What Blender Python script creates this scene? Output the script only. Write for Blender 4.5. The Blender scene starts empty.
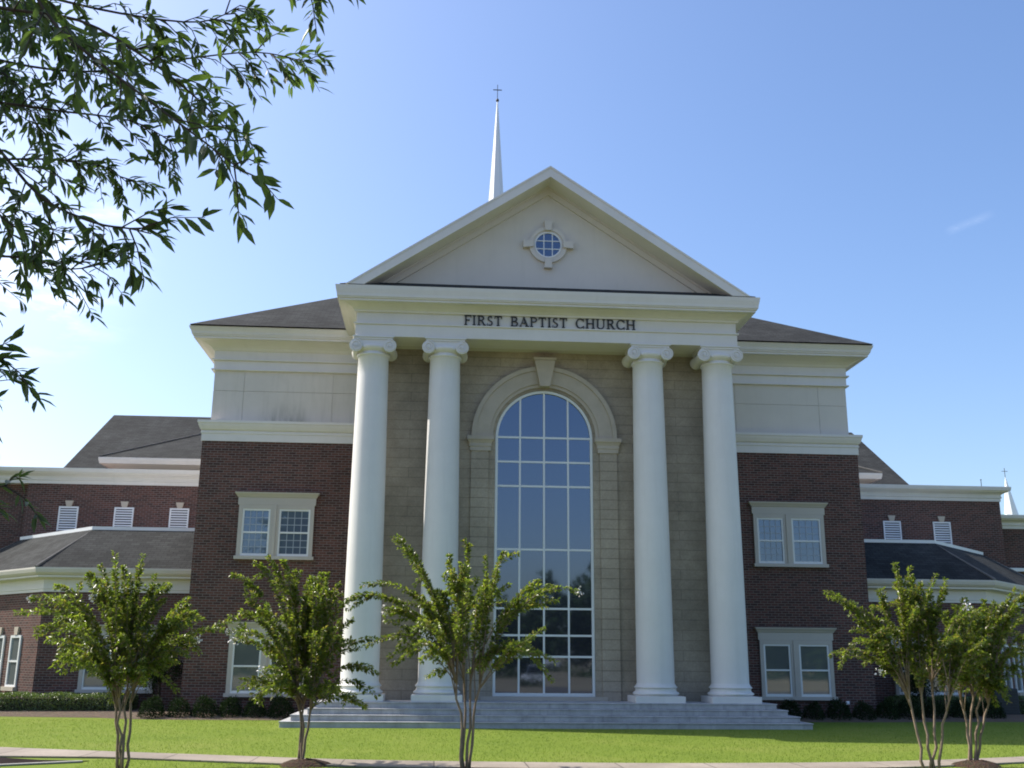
import bpy, math, random
import numpy as np
from mathutils import Vector, Matrix
R = math.radians
sc = bpy.context.scene
COL = sc.collection
rng = np.random.default_rng(7)
random.seed(7)

# ------------------------------------------------------------------ camera
cd = bpy.data.cameras.new('camera'); cam = bpy.data.objects.new('camera', cd); COL.objects.link(cam)
r_ = Vector((0.9973232, -0.07268357, 0.0079709)); u_ = Vector((-0.02622071, -0.25374844, 0.96691479)); f_ = Vector((0.06825622, 0.96453555, 0.25497502))
CAM = Vector((-3.0544, -28.911, 1.6836))
cam.matrix_world = Matrix(((r_.x, u_.x, -f_.x, CAM.x), (r_.y, u_.y, -f_.y, CAM.y), (r_.z, u_.z, -f_.z, CAM.z), (0, 0, 0, 1)))
cd.sensor_width = 36; cd.lens = 1043.887 / 1024 * 36; cd.clip_start = .05; cd.clip_end = 3000
sc.camera = cam

# ------------------------------------------------------------------ light
SUN = Vector((-.922, .387, 1.0)).normalized()          # towards the sun: behind the building's left end, about 45 degrees up
w = bpy.data.worlds.new('World'); sc.world = w; w.use_nodes = True
nt = w.node_tree; nt.nodes.clear()
wo = nt.nodes.new('ShaderNodeOutputWorld'); bg = nt.nodes.new('ShaderNodeBackground'); sky = nt.nodes.new('ShaderNodeTexSky')
sky.sky_type = 'NISHITA'; sky.sun_disc = False
sky.sun_elevation = math.asin(SUN.z); sky.sun_rotation = math.atan2(SUN.x, SUN.y)
sky.air_density = 1.0; sky.dust_density = 2.4; sky.ozone_density = 2.4; sky.altitude = 50
bg.inputs['Strength'].default_value = .15
# thin wisps of cirrus, fixed in the sky by direction
tc = nt.nodes.new('ShaderNodeTexCoord')
mp = nt.nodes.new('ShaderNodeMapping'); mp.inputs['Scale'].default_value = (3.2, 3.2, 11); mp.inputs['Rotation'].default_value = (0, R(-24), 0)
nz = nt.nodes.new('ShaderNodeTexNoise'); nz.inputs['Scale'].default_value = 3.0; nz.inputs['Detail'].default_value = 7; nz.inputs['Roughness'].default_value = .62
nt.links.new(tc.outputs['Generated'], mp.inputs['Vector']); nt.links.new(mp.outputs['Vector'], nz.inputs['Vector'])
rp = nt.nodes.new('ShaderNodeValToRGB'); rp.color_ramp.elements[0].position = .50; rp.color_ramp.elements[1].position = .80
nt.links.new(nz.outputs['Fac'], rp.inputs['Fac'])
def lobe(d, lo, hi, k):
    v = nt.nodes.new('ShaderNodeVectorMath'); v.operation = 'DOT_PRODUCT'; v.inputs[1].default_value = Vector(d).normalized()
    n = nt.nodes.new('ShaderNodeVectorMath'); n.operation = 'NORMALIZE'
    nt.links.new(tc.outputs['Generated'], n.inputs[0]); nt.links.new(n.outputs['Vector'], v.inputs[0])
    m = nt.nodes.new('ShaderNodeMapRange'); m.interpolation_type = 'SMOOTHSTEP'
    m.inputs['From Min'].default_value = lo; m.inputs['From Max'].default_value = hi; m.inputs['To Max'].default_value = k
    nt.links.new(v.outputs['Value'], m.inputs['Value']); return m.outputs['Result']
def wmath(op, a, b):
    m = nt.nodes.new('ShaderNodeMath'); m.operation = op
    for i, q in enumerate((a, b)):
        if hasattr(q, 'links'): nt.links.new(q, m.inputs[i])
        else: m.inputs[i].default_value = q
    return m.outputs[0]
def streak(a, b, half, k):
    a, b = Vector(a).normalized(), Vector(b).normalized(); n_ = a.cross(b).normalized(); c = (a + b).normalized(); e = a.angle(b) / 2
    v = nt.nodes.new('ShaderNodeVectorMath'); v.operation = 'DOT_PRODUCT'; v.inputs[1].default_value = n_
    n = nt.nodes.new('ShaderNodeVectorMath'); n.operation = 'NORMALIZE'; nt.links.new(tc.outputs['Generated'], n.inputs[0]); nt.links.new(n.outputs['Vector'], v.inputs[0])
    m = nt.nodes.new('ShaderNodeMapRange'); m.interpolation_type = 'SMOOTHSTEP'; m.inputs['From Min'].default_value = half; m.inputs['From Max'].default_value = 0
    nt.links.new(wmath('ABSOLUTE', v.outputs['Value'], 0), m.inputs['Value'])
    return wmath('MULTIPLY', m.outputs['Result'], lobe(c, math.cos(e * 1.25), math.cos(e * .3), k))
mask = wmath('ADD', streak((.4405, .8198, .3657), (.4700, .8000, .3745), .0055, .26), lobe((-.357, .869, .3425), .993, .9996, .6))
fac = wmath('MULTIPLY', mask, wmath('ADD', wmath('MULTIPLY', rp.outputs['Color'], .9), .1))
mx = nt.nodes.new('ShaderNodeMix'); mx.data_type = 'RGBA'
nt.links.new(fac, mx.inputs['Factor']); hs = nt.nodes.new('ShaderNodeHueSaturation'); hs.inputs['Saturation'].default_value = 1.15; hs.inputs['Hue'].default_value = .505; nt.links.new(sky.outputs['Color'], hs.inputs['Color']); nt.links.new(hs.outputs['Color'], mx.inputs['A']); mx.inputs['B'].default_value = (9, 9.3, 9.6, 1)
nt.links.new(mx.outputs['Result'], bg.inputs['Color']); nt.links.new(bg.outputs['Background'], wo.inputs['Surface'])

sl = bpy.data.lights.new('sun', 'SUN'); so = bpy.data.objects.new('sun', sl); COL.objects.link(so)
sl.energy = 4.0; sl.angle = R(.55); sl.color = (1, .94, .84)
so.rotation_euler = SUN.to_track_quat('Z', 'Y').to_euler(); so.location = SUN * 80
vs = sc.view_settings; vs.view_transform = 'Standard'; vs.look = 'None'; vs.exposure = .72; vs.gamma = 1; vs.use_curve_mapping = False
sc.cycles.filter_width = 1.9; sc.cycles.max_bounces = 8; sc.cycles.diffuse_bounces = 4; sc.cycles.use_denoising = True

# ------------------------------------------------------------------ materials
MATS = {}
class NT:
    def __init__(s, name):
        s.m = bpy.data.materials.new(name); s.m.use_nodes = True; s.t = s.m.node_tree; s.t.nodes.clear()
        s.out = s.n('OutputMaterial'); s.b = s.n('BsdfPrincipled'); s.l(s.b.outputs[0], s.out.inputs[0])
    def n(s, k, **kw):
        x = s.t.nodes.new('ShaderNode' + k)
        for a, v in kw.items(): setattr(x, a, v)
        return x
    def l(s, a, b): s.t.links.new(a, b)
    def noise(s, vec, scale, detail=4, rough=.6):
        x = s.n('TexNoise'); x.inputs['Scale'].default_value = scale; x.inputs['Detail'].default_value = detail; x.inputs['Roughness'].default_value = rough
        if vec is not None: s.l(vec, x.inputs['Vector'])
        return x.outputs['Fac']
    def ramp(s, f, stops):
        x = s.n('ValToRGB'); e = x.color_ramp.elements
        while len(e) < len(stops): e.new(.5)
        for q, (p, c) in zip(e, stops): q.position = p; q.color = (*c, 1) if len(c) == 3 else c
        s.l(f, x.inputs['Fac']); return x.outputs['Color']
    def mix(s, f, a, b, blend='MIX'):
        x = s.n('Mix', data_type='RGBA', blend_type=blend)
        for q, i in ((f, 'Factor'), (a, 'A'), (b, 'B')):
            if hasattr(q, 'links'): s.l(q, x.inputs[i])
            elif isinstance(q, (int, float)): x.inputs[i].default_value = q
            else: x.inputs[i].default_value = (*q, 1)
        return x.outputs['Result']
    def scale(s, vec, v):
        x = s.n('Mapping'); x.inputs['Scale'].default_value = v; s.l(vec, x.inputs['Vector']); return x.outputs['Vector']
    def bump(s, h, strength, dist=.01):
        x = s.n('Bump'); x.inputs['Strength'].default_value = strength; x.inputs['Distance'].default_value = dist
        s.l(h, x.inputs['Height']); s.l(x.outputs['Normal'], s.b.inputs['Normal'])
    def set(s, rough=.6, spec=.3):
        s.b.inputs['Roughness'].default_value = rough; s.b.inputs['Specular IOR Level'].default_value = spec; return s

def m_plain(name, c, rough=.6, spec=.3, var=.12, streak=0, scale=1.2, bump=.0, dirt=(.28, .26, .2)):
    s = NT(name).set(rough, spec); o = s.n('TexCoord').outputs['Object']
    dk = tuple(x * (1 - var) for x in c); lt = tuple(min(1, x * (1 + var * .6)) for x in c)
    a = s.ramp(s.noise(o, scale, 6, .65), [(.3, dk), (.7, lt)])
    if streak:
        st = s.noise(s.scale(o, (2.2, 2.2, .18)), 2.5, 5, .7)
        a = s.mix(s.ramp(st, [(.52, (0, 0, 0)), (.8, (streak,) * 3)]), a, dirt)
    f = s.noise(o, 45, 3); a = s.mix(.16, a, s.ramp(f, [(.3, dk), (.7, lt)]), 'MIX')
    s.l(a, s.b.inputs['Base Color'])
    if bump: s.bump(s.noise(o, 60, 4), bump, .004)
    MATS[name] = s.m; return s.m

def m_brick(name, c1, c2, mortar, bw, bh, mort, rough=.85, bias=-.1, bump=.6, mottle=.35, off=.5, tint=None):
    s = NT(name).set(rough, .2); uv = s.n('TexCoord').outputs['UV']; o = s.n('TexCoord').outputs['Object']
    b = s.n('TexBrick'); b.offset = off; s.l(uv, b.inputs['Vector'])
    b.inputs['Scale'].default_value = 1; b.inputs['Brick Width'].default_value = bw; b.inputs['Row Height'].default_value = bh
    b.inputs['Mortar Size'].default_value = mort; b.inputs['Mortar Smooth'].default_value = .2; b.inputs['Bias'].default_value = bias
    b.inputs['Color1'].default_value = (*c1, 1); b.inputs['Color2'].default_value = (*c2, 1); b.inputs['Mortar'].default_value = (*mortar, 1)
    a = s.mix(mottle, b.outputs['Color'], s.ramp(s.noise(o, .55, 7, .7), [(.3, (.45, .45, .45)), (.7, (1.25, 1.25, 1.25))]), 'MULTIPLY')
    a = s.mix(.35, a, s.ramp(s.noise(o, 22, 4), [(.3, (.6, .6, .6)), (.75, (1.3, 1.3, 1.3))]), 'MULTIPLY')
    s.l(a, s.b.inputs['Base Color'])
    inv = s.n('Math', operation='SUBTRACT'); inv.inputs[0].default_value = 1; s.l(b.outputs['Fac'], inv.inputs[1])
    s.bump(inv.outputs[0], bump, .008); MATS[name] = s.m; return s.m

m_brick('red_brick', (.138, .062, .050), (.058, .034, .031), (.185, .155, .14), .215, .0755, .010)
m_brick('limestone', (.43, .365, .285), (.40, .34, .265), (.29, .25, .195), 2.6, .279, .009, bias=0, mottle=.7)
m_brick('jamb_stone', (.44, .375, .295), (.41, .35, .275), (.26, .225, .175), 3.0, .279, .012, bias=0, mottle=.4)
m_brick('shingle', (.052, .055, .054), (.032, .034, .034), (.018, .019, .019), .30, .14, .008, rough=.95, mottle=.9, bump=.8)
m_plain('white_trim', (.68, .65, .61), .45, .35, .06, .10, 1.5)
m_plain('column_white', (.70, .68, .655), .5, .3, .06, .13, 1.0)
m_plain('stucco', (.62, .58, .52), .85, .15, .05, .12, 1.0, .25)
m_plain('arch_stone', (.47, .41, .335), .8, .2, .12, .1, 2.0, .3)
m_plain('sash_white', (.72, .73, .72), .4, .35, .04)
m_plain('frame_taupe', (.47, .435, .385), .5, .3, .06)
m_plain('grid_grey', (.34, .38, .43), .5, .3, .04)
m_plain('flashing', (.82, .83, .84), .4, .4, .04)
m_plain('cross_metal', (.10, .10, .105), .5, .3, .15)
m_plain('dark_metal', (.03, .03, .032), .45, .4, .2)
m_plain('steeple_white', (.8, .82, .84), .35, .4, .03)
m_plain('copper_green', (.22, .55, .46), .6, .3, .15)
m_plain('step_stone', (.42, .42, .42), .85, .2, .3, .6, 3.0, .4, dirt=(.12, .12, .13))
m_brick('sidewalk_concrete', (.36, .31, .255), (.31, .265, .22), (.16, .135, .115), 1.5, 40, .014, bias=0, mottle=.55, off=0, bump=.4)
m_plain('asphalt', (.035, .028, .028), .95, .0, .25, .0, 3, .5)
m_plain('street_asphalt', (.12, .115, .11), .95, .05, .2, 0, 1.0, .3)
m_plain('roof_cap', (.17, .165, .155), .95, .05, .3)
m_plain('kerb_stone', (.33, .32, .30), .85, .2, .12)
m_plain('bark', (.25, .185, .135), .75, .25, .4, .35, 9, .5, dirt=(.12, .085, .065))
m_plain('dark_bark', (.07, .06, .048), .9, .1, .35, .2, 6, .6, dirt=(.035, .03, .025))
m_plain('unit_grey', (.045, .05, .055), .6, .3, .1)
m_plain('louver_white', (.7, .71, .72), .5, .3, .05)
m_plain('petal', (.83, .80, .76), .7, .2, .05)
m_plain('rubber', (.015, .015, .015), .8, .2, .1)
m_plain('chrome', (.5, .5, .52), .25, .6, .05)

def m_stained():
    s = NT('stained_stucco').set(.85, .15); o = s.n('TexCoord').outputs['Object']
    a = s.ramp(s.noise(o, 1.1, 6, .65), [(.3, (.58, .545, .495)), (.7, (.64, .60, .545))])
    a = s.mix(s.ramp(s.noise(s.scale(o, (2.4, 2.4, .2)), 2.4, 5, .7), [(.5, (0, 0, 0)), (.8, (.28,) * 3)]), a, (.33, .31, .25))
    sp = s.n('SeparateXYZ'); s.l(o, sp.inputs[0])
    def band(sock, lo, hi):
        m = s.n('MapRange', interpolation_type='SMOOTHSTEP'); m.inputs['From Min'].default_value = lo; m.inputs['From Max'].default_value = hi; s.l(sock, m.inputs['Value']); return m.outputs['Result']
    def mul(p, q):
        m = s.n('Math', operation='MULTIPLY'); s.l(p, m.inputs[0]); s.l(q, m.inputs[1]); return m.outputs[0]
    k = mul(mul(band(sp.outputs['X'], -8.9, -7.9), band(sp.outputs['X'], -6.9, -7.5)), band(sp.outputs['Z'], 9.55, 8.6))
    k = mul(k, s.ramp(s.noise(s.scale(o, (3, 3, .5)), 2.2, 6, .75), [(.34, (0, 0, 0)), (.7, (.7,) * 3)]))
    s.l(s.mix(k, a, (.11, .12, .06)), s.b.inputs['Base Color']); s.bump(s.noise(o, 60, 4), .25, .004); MATS['stained_stucco'] = s.m
m_stained()

def m_glass(name, tint, base, refl, bump=.02, gr=.015):
    s = NT(name); o = s.n('TexCoord').outputs['Object']
    s.b.inputs['Base Color'].default_value = (*base, 1); s.b.inputs['Roughness'].default_value = .25; s.b.inputs['Specular IOR Level'].default_value = .2
    g = s.n('BsdfGlossy'); g.inputs['Color'].default_value = (*tint, 1); g.inputs['Roughness'].default_value = gr
    bp = s.n('Bump'); bp.inputs['Strength'].default_value = bump; bp.inputs['Distance'].default_value = .02
    s.l(s.noise(o, 1.7, 2), bp.inputs['Height']); s.l(bp.outputs['Normal'], g.inputs['Normal'])
    m = s.n('MixShader'); m.inputs[0].default_value = refl
    s.l(s.b.outputs[0], m.inputs[1]); s.l(g.outputs[0], m.inputs[2]); s.l(m.outputs[0], s.out.inputs[0]); MATS[name] = s.m
m_glass('arch_glass', (.45, .54, .72), (.015, .019, .03), .25, .006, .03)
m_glass('pane_glass', (.55, .66, .82), (.085, .115, .17), .15, .003)
m_glass('low_glass', (.5, .55, .56), (.13, .15, .15), .30, .01, .03)
m_glass('car_glass', (.6, .65, .7), (.01, .012, .014), .4)

def m_leaf(name, cols, trans=.35, rough=.4, spec=.45, tcol=None, tmul=1.0):
    s = NT(name).set(rough, spec)
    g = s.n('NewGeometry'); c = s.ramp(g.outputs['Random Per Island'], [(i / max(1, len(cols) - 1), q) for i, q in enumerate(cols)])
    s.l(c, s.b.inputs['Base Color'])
    t = s.n('BsdfTranslucent'); tc_ = s.mix(1.0, c, tcol or (1.6 * tmul, 1.9 * tmul, .7 * tmul), 'MULTIPLY'); s.l(tc_, t.inputs['Color'])
    m = s.n('MixShader'); m.inputs[0].default_value = trans
    s.l(s.b.outputs[0], m.inputs[1]); s.l(t.outputs[0], m.inputs[2]); s.l(m.outputs[0], s.out.inputs[0]); MATS[name] = s.m
m_leaf('crape_leaf', [(.075, .105, .024), (.12, .15, .03), (.165, .192, .04), (.20, .21, .055), (.09, .12, .027), (.23, .17, .07)], .48, .32, .6)
m_leaf('oak_leaf', [(.04, .058, .03), (.05, .07, .032), (.075, .105, .035), (.045, .064, .034)], .5, .4, .4, tmul=1.5)
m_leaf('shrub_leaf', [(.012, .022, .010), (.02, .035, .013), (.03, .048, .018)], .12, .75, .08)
m_leaf('hedge_leaf', [(.06, .09, .035), (.11, .15, .05), (.17, .20, .08)], .25, .35, .6)
m_leaf('far_leaf', [(.02, .04, .012), (.04, .07, .02), (.05, .085, .025)], .2, .6, .2)
m_leaf('grass_blade', [(.12, .175, .026), (.145, .205, .03), (.185, .23, .045), (.13, .19, .03)], .35, .6, .2, (1.4, 1.6, .8))

def m_lawn():
    s = NT('lawn').set(.95, .1); o = s.n('TexCoord').outputs['Object']
    a = s.ramp(s.noise(o, .35, 5, .6), [(.28, (.125, .18, .026)), (.5, (.15, .205, .03)), (.74, (.185, .22, .045))])
    b = s.ramp(s.noise(s.scale(o, (.5, 1.8, 1)), 16, 6, .8), [(.28, (.68, .7, .62)), (.72, (1.25, 1.22, 1.2))])
    a = s.mix(.45, a, b, 'MULTIPLY')
    s.l(a, s.b.inputs['Base Color']); s.bump(s.noise(o, 60, 5, .8), .3, .015); MATS['lawn'] = s.m
m_lawn()
m_plain('dry_ground', (.23, .195, .13), .95, .1, .3, 0, .12, .3)
def m_mulch(name='mulch', k=1.0, c=(.10, .07, .052)):
    s = NT(name).set(.95, .1); o = s.n('TexCoord').outputs['Object']
    v = s.n('TexVoronoi'); v.inputs['Scale'].default_value = 28; s.l(s.scale(o, (1, 2.4, 1)), v.inputs['Vector'])
    a = s.mix(.7, s.ramp(s.noise(o, 3, 5), [(.3, (.055 * k, .035 * k, .026 * k)), (.7, (.13 * k, .085 * k, .06 * k))]), v.outputs['Color'], 'MULTIPLY')
    a = s.mix(.5, a, tuple(q * k for q in c)); s.l(a, s.b.inputs['Base Color']); s.bump(v.outputs['Distance'], .9, .03); MATS[name] = s.m
m_mulch(); m_mulch('bed_mulch', 2.1, (.10, .085, .066))
def m_paint(name, c):
    s = NT(name).set(.3, .5); s.b.inputs['Base Color'].default_value = (*c, 1); s.b.inputs['Coat Weight'].default_value = .6
    o = s.n('TexCoord').outputs['Object']; s.l(s.mix(.1, c, s.ramp(s.noise(o, 5, 4), [(.3, (.6,) * 3), (.7, (1.2,) * 3)]), 'MULTIPLY'), s.b.inputs['Base Color']); MATS[name] = s.m
m_paint('car_white', (.72, .72, .72)); m_paint('car_silver', (.38, .40, .42)); m_paint('car_dark', (.05, .06, .09))

# ------------------------------------------------------------------ mesh tools
class MB:
    def __init__(s): s.v = []; s.f = []; s.sm = []
    def add(s, verts, faces, smooth=False):
        o = len(s.v); s.v += [tuple(map(float, p)) for p in verts]; s.f += [tuple(i + o for i in q) for q in faces]; s.sm += [smooth] * len(faces); return s
    def box(s, x0, x1, y0, y1, z0, z1):
        return s.add([(x0, y0, z0), (x1, y0, z0), (x1, y1, z0), (x0, y1, z0), (x0, y0, z1), (x1, y0, z1), (x1, y1, z1), (x0, y1, z1)],
                     [(0, 3, 2, 1), (4, 5, 6, 7), (0, 1, 5, 4), (1, 2, 6, 5), (2, 3, 7, 6), (3, 0, 4, 7)])
    def prism(s, poly, a0, a1, axis='y'):
        """poly in the plane across AXIS ('y': (x,z); 'z': (x,y); 'x': (y,z)), extruded from a0 to a1"""
        n = len(poly)
        P = {'y': lambda p, a: (p[0], a, p[1]), 'z': lambda p, a: (p[0], p[1], a), 'x': lambda p, a: (a, p[0], p[1])}[axis]
        area = sum(poly[i][0] * poly[(i + 1) % n][1] - poly[(i + 1) % n][0] * poly[i][1] for i in range(n))
        if area < 0: poly = poly[::-1]
        fl = axis == 'y'
        vs = [P(p, a0) for p in poly] + [P(p, a1) for p in poly]
        fs = [tuple(range(n))[::1 if fl else -1], tuple(range(n, 2 * n))[::-1 if fl else 1]]
        for i in range(n):
            j = (i + 1) % n; q = (i, j, j + n, i + n); fs.append(q[::-1] if fl else q)
        return s.add(vs, fs)
    def lathe(s, prof, c=(0, 0), n=48, smooth=True):
        m = len(prof); vs = []; fs = []
        for r, z in prof:
            for k in range(n): a = 2 * math.pi * k / n; vs.append((c[0] + r * math.cos(a), c[1] + r * math.sin(a), z))
        for i in range(m - 1):
            for k in range(n): j = (k + 1) % n; fs.append((i * n + k, i * n + j, (i + 1) * n + j, (i + 1) * n + k))
        s.add(vs, fs, smooth); s.add([vs[k] for k in range(n)], [tuple(range(n))[::-1]]); s.add([vs[(m - 1) * n + k] for k in range(n)], [tuple(range(n))]); return s
    def tube(s, pts, rad, n=7, smooth=True):
        pts = [Vector(p) for p in pts]; m = len(pts); vs = []; fs = []
        up = Vector((.31, .17, .93))
        for i, p in enumerate(pts):
            d = (pts[min(i + 1, m - 1)] - pts[max(i - 1, 0)]).normalized()
            a = d.cross(up); a = a.normalized() if a.length > 1e-4 else Vector((1, 0, 0)); b = d.cross(a)
            r = rad[i] if hasattr(rad, '__len__') else rad
            for k in range(n): t = 2 * math.pi * k / n; vs.append(p + a * (r * math.cos(t)) + b * (r * math.sin(t)))
        for i in range(m - 1):
            for k in range(n): j = (k + 1) % n; fs.append((i * n + k, (i + 1) * n + k, (i + 1) * n + j, i * n + j))
        fs.append(tuple(range(n))); fs.append(tuple(range((m - 1) * n, m * n))[::-1]); return s.add(vs, fs, smooth)
    def build(s, name, mat, parent=None, loc=None, bevel=0, sharp=True):
        me = bpy.data.meshes.new(name); me.from_pydata(s.v, [], s.f); me.update()
        uv = me.uv_layers.new(name='UVMap'); V = np.array(s.v)
        for p in me.polygons:
            n = p.normal
            if abs(n.z) > .93: U = lambda q: (q[0], q[1])
            else:
                h = Vector((-n.y, n.x, 0)).normalized(); up = n.cross(h); U = lambda q, h=h, up=up: (q[0] * h.x + q[1] * h.y, q[0] * up.x + q[1] * up.y + q[2] * up.z)
            for li in p.loop_indices: uv.data[li].uv = U(V[me.loops[li].vertex_index])
        me.polygons.foreach_set('use_smooth', s.sm)
        me.materials.append(MATS[mat]); o = bpy.data.objects.new(name, me); COL.objects.link(o)
        if parent: o.parent = parent
        if loc: o.location = loc
        if bevel:
            b = o.modifiers.new('soft edge', 'BEVEL'); b.width = bevel; b.segments = 2; b.limit_method = 'ANGLE'; b.angle_limit = R(35)
        return o

def mesh_np(name, V, F, mat, parent=None, loc=None, smooth=False):
    """V (n,3), F (m,3)"""
    me = bpy.data.meshes.new(name); V = np.asarray(V, np.float32); F = np.asarray(F, np.int32)
    me.vertices.add(len(V)); me.vertices.foreach_set('co', V.ravel()); me.loops.add(F.size); me.loops.foreach_set('vertex_index', F.ravel())
    me.polygons.add(len(F)); me.polygons.foreach_set('loop_start', np.arange(0, F.size, 3, dtype=np.int32)); me.polygons.foreach_set('loop_total', np.full(len(F), 3, np.int32))
    me.update(calc_edges=True); me.validate()
    me.materials.append(MATS[mat]); o = bpy.data.objects.new(name, me); COL.objects.link(o)
    if parent: o.parent = parent
    if loc: o.location = loc
    return o

def tag(o, label=None, cat=None, group=None, kind=None):
    if label: o['label'] = label
    if cat: o['category'] = cat
    if group: o['group'] = group
    if kind: o['kind'] = kind
    return o
def empty(name, loc, label, cat, group=None):
    o = bpy.data.objects.new(name, None); COL.objects.link(o); o.location = loc; o.empty_display_size = .3; return tag(o, label, cat, group)
def partgroup(name, parent): 
    return None

def offset_path(path, d):
    """offset an open plan polyline by d to its outer (right-hand) side, mitred"""
    P = [Vector(p) for p in path]; out = []
    for i, p in enumerate(P):
        ns = []
        if i > 0: e = (P[i] - P[i - 1]).normalized(); ns.append(Vector((e.y, -e.x)))
        if i < len(P) - 1: e = (P[i + 1] - P[i]).normalized(); ns.append(Vector((e.y, -e.x)))
        if len(ns) == 2:
            b = (ns[0] + ns[1]).normalized(); out.append(p + b * (d / b.dot(ns[0])))
        else: out.append(p + ns[0] * d)
    return out
def sweep(path, prof, mb=None):
    """closed profile [(out, z)] swept along the plan path, mitred at the corners"""
    mb = mb or MB(); n = len(prof); m = len(path); vs = []
    cols = [offset_path(path, o) for o, z in prof]
    for i in range(m):
        for k in range(n): q = cols[k][i]; vs.append((q.x, q.y, prof[k][1]))
    fs = []
    for i in range(m - 1):
        for k in range(n): j = (k + 1) % n; fs.append((i * n + k, (i + 1) * n + k, (i + 1) * n + j, i * n + j))
    fs.append(tuple(range(n))); fs.append(tuple(range((m - 1) * n, m * n))[::-1])
    return mb.add(vs, [f[::-1] for f in fs])
def chain(mb, name, mat, parent, **k): return mb.build(name, mat, parent, **k)

# ------------------------------------------------------------------ ground
MB().add([(-400, -400, -.006), (400, -400, -.006), (400, 400, -.006), (-400, 400, -.006)], [(0, 1, 2, 3)]).build('ground', 'dry_ground')['kind'] = 'structure'
MB().add([(-60, -14.2, 0), (60, -14.2, 0), (60, 60, 0), (-60, 60, 0)], [(0, 1, 2, 3)]).build('lawn', 'lawn')['kind'] = 'structure'
far_edge = [(-24, -2.6), (-16, -5.75), (-11.07, -7.75), (-9.0, -8.55), (-7.09, -9.22), (-4.58, -10.08), (-2.56, -10.42), (-.5, -10.62), (1.44, -10.68), (3.91, -10.48), (5.68, -10.08), (7.85, -9.32), (10.5, -8.3), (15, -6.4), (24, -2.4)]
def smooth_line(p, n=6):
    out = []
    for i in range(len(p) - 1):
        p0, p1, p2, p3 = (np.array(p[max(0, min(len(p) - 1, i + k))], float) for k in (-1, 0, 1, 2))
        for t in np.linspace(0, 1, n, endpoint=False): out.append(tuple(.5 * (2 * p1 + (p2 - p0) * t + (2 * p0 - 5 * p1 + 4 * p2 - p3) * t * t + (3 * p1 - p0 - 3 * p2 + p3) * t ** 3)))
    return out + [tuple(p[-1])]
def wid(x): return 1.02 + .7 * max(0, min(1, (-8.6 - x) / 2.4)) - .2 * max(0, min(1, (x - 3) / 4))
fe = smooth_line(far_edge)
ne = [(q[0] + (p[0] - q[0]) * 1, q[1] - 0) if 0 else (q[0], q[1] - wid(q[0])) for q in fe for p in (q,)]
mb = MB()
for i in range(len(fe) - 1):
    a, b, c, d = fe[i], fe[i + 1], ne[i + 1], ne[i]
    mb.add([(*a, .03), (*b, .03), (*c, .03), (*d, .03)], [(0, 3, 2, 1)])
    mb.add([(*d, .03), (*c, .03), (*c, -.05), (*d, -.05)], [(0, 3, 2, 1)]); mb.add([(*b, .03), (*a, .03), (*a, -.05), (*b, -.05)], [(0, 3, 2, 1)])
mb.build('sidewalk', 'sidewalk_concrete')['kind'] = 'structure'
MB().prism([(-24, -8.3), (-10.4, -9.62), (-9.5, -10.1), (-8.66, -10.24), (-9.2, -10.62), (-9.86, -11.02), (-13, -13.66), (-24, -15)], .004, .012, 'z').build('driveway', 'asphalt')['kind'] = 'structure'
MB().prism([(-9.86, -11.02), (-9.2, -10.62), (-8.75, -10.36), (-8.70, -10.46), (-9.14, -10.73), (-9.80, -11.12), (-12.92, -13.75), (-13.02, -13.66)], .006, .03, 'z').build('kerb', 'kerb_stone')['kind'] = 'structure'
mb = MB()
def bed(fr, md, bk):
    for a, b, z0, z1 in ((fr, md, .004, .12), (md, bk, .12, .15)):
        for k in range(len(a) - 1): mb.add([(*a[k], z0), (*a[k + 1], z0), (*b[k + 1], z1), (*b[k], z1)], [(0, 1, 2, 3)])
bed([(-24, 3.05), (-15.2, 3.0), (-12.4, 2.6), (-11.4, 2.0), (-10.27, 1.8), (-9.4, 1.75), (-6.95, 1.7)], [(-24, 4.3), (-15.2, 4.25), (-12.4, 4.1), (-11.4, 3.2), (-10.27, 2.5), (-9.4, 2.4), (-6.95, 2.4)], [(-24, 5.44), (-15.2, 5.44), (-12.4, 5.44), (-11.4, 5.44), (-10.27, 2.99), (-9.4, 2.99), (-6.95, 2.99)])
bed([(6.95, 1.8), (9.5, 1.9), (10.27, 2.0), (12, 2.3), (16, 2.5), (24, 2.7)], [(6.95, 2.4), (9.5, 2.4), (10.27, 2.5), (12, 3.3), (16, 3.5), (24, 3.7)], [(6.95, 2.99), (9.5, 2.99), (10.27, 2.99), (12, 5.44), (16, 5.44), (24, 5.44)])
mb.build('planting_bed', 'bed_mulch')['kind'] = 'structure'

# ------------------------------------------------------------------ church
church = empty('church_building', (0, 0, 0), 'large brick church with four white columns, white pediment and tall arched window', 'church')
C = church
YB = 3.0
def brickbox(x0, x1, y0, y1, z1, name='brick_wall', mat='red_brick'): return MB().box(x0, x1, y0, y1, 0, z1).build(name, mat, C)
brickbox(-10.274, -5.2, 3.0, 24, 8.12); brickbox(5.2, 10.274, 3.0, 24, 8.12)

# stucco storey of the two wings: panels with open joints over a backing wall
for sx in (-1, 1):
    o = MB().box(min(sx * 10.08, sx * 5.0), max(sx * 10.08, sx * 5.0), 3.17, 24, 8.6, 11.3).build('upper_wall', 'stucco', C)
    mb = MB(); xs = sorted([sx * 10.1, sx * 9.17, sx * 6.42, sx * 5.0]); g = .005
    for i in range(3):
        for z0, z1 in ((8.6, 9.70), (9.70, 10.36)):
            mb.box(xs[i] + (g if i else 0), xs[i + 1] - (g if i < 2 else 0), 3.145, 3.172, z0 + (g if z0 > 9 else 0), z1 - (g if z1 < 10 else 0))
    mb.build('stucco_panel', 'stained_stucco' if sx < 0 else 'stucco', o)
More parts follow.
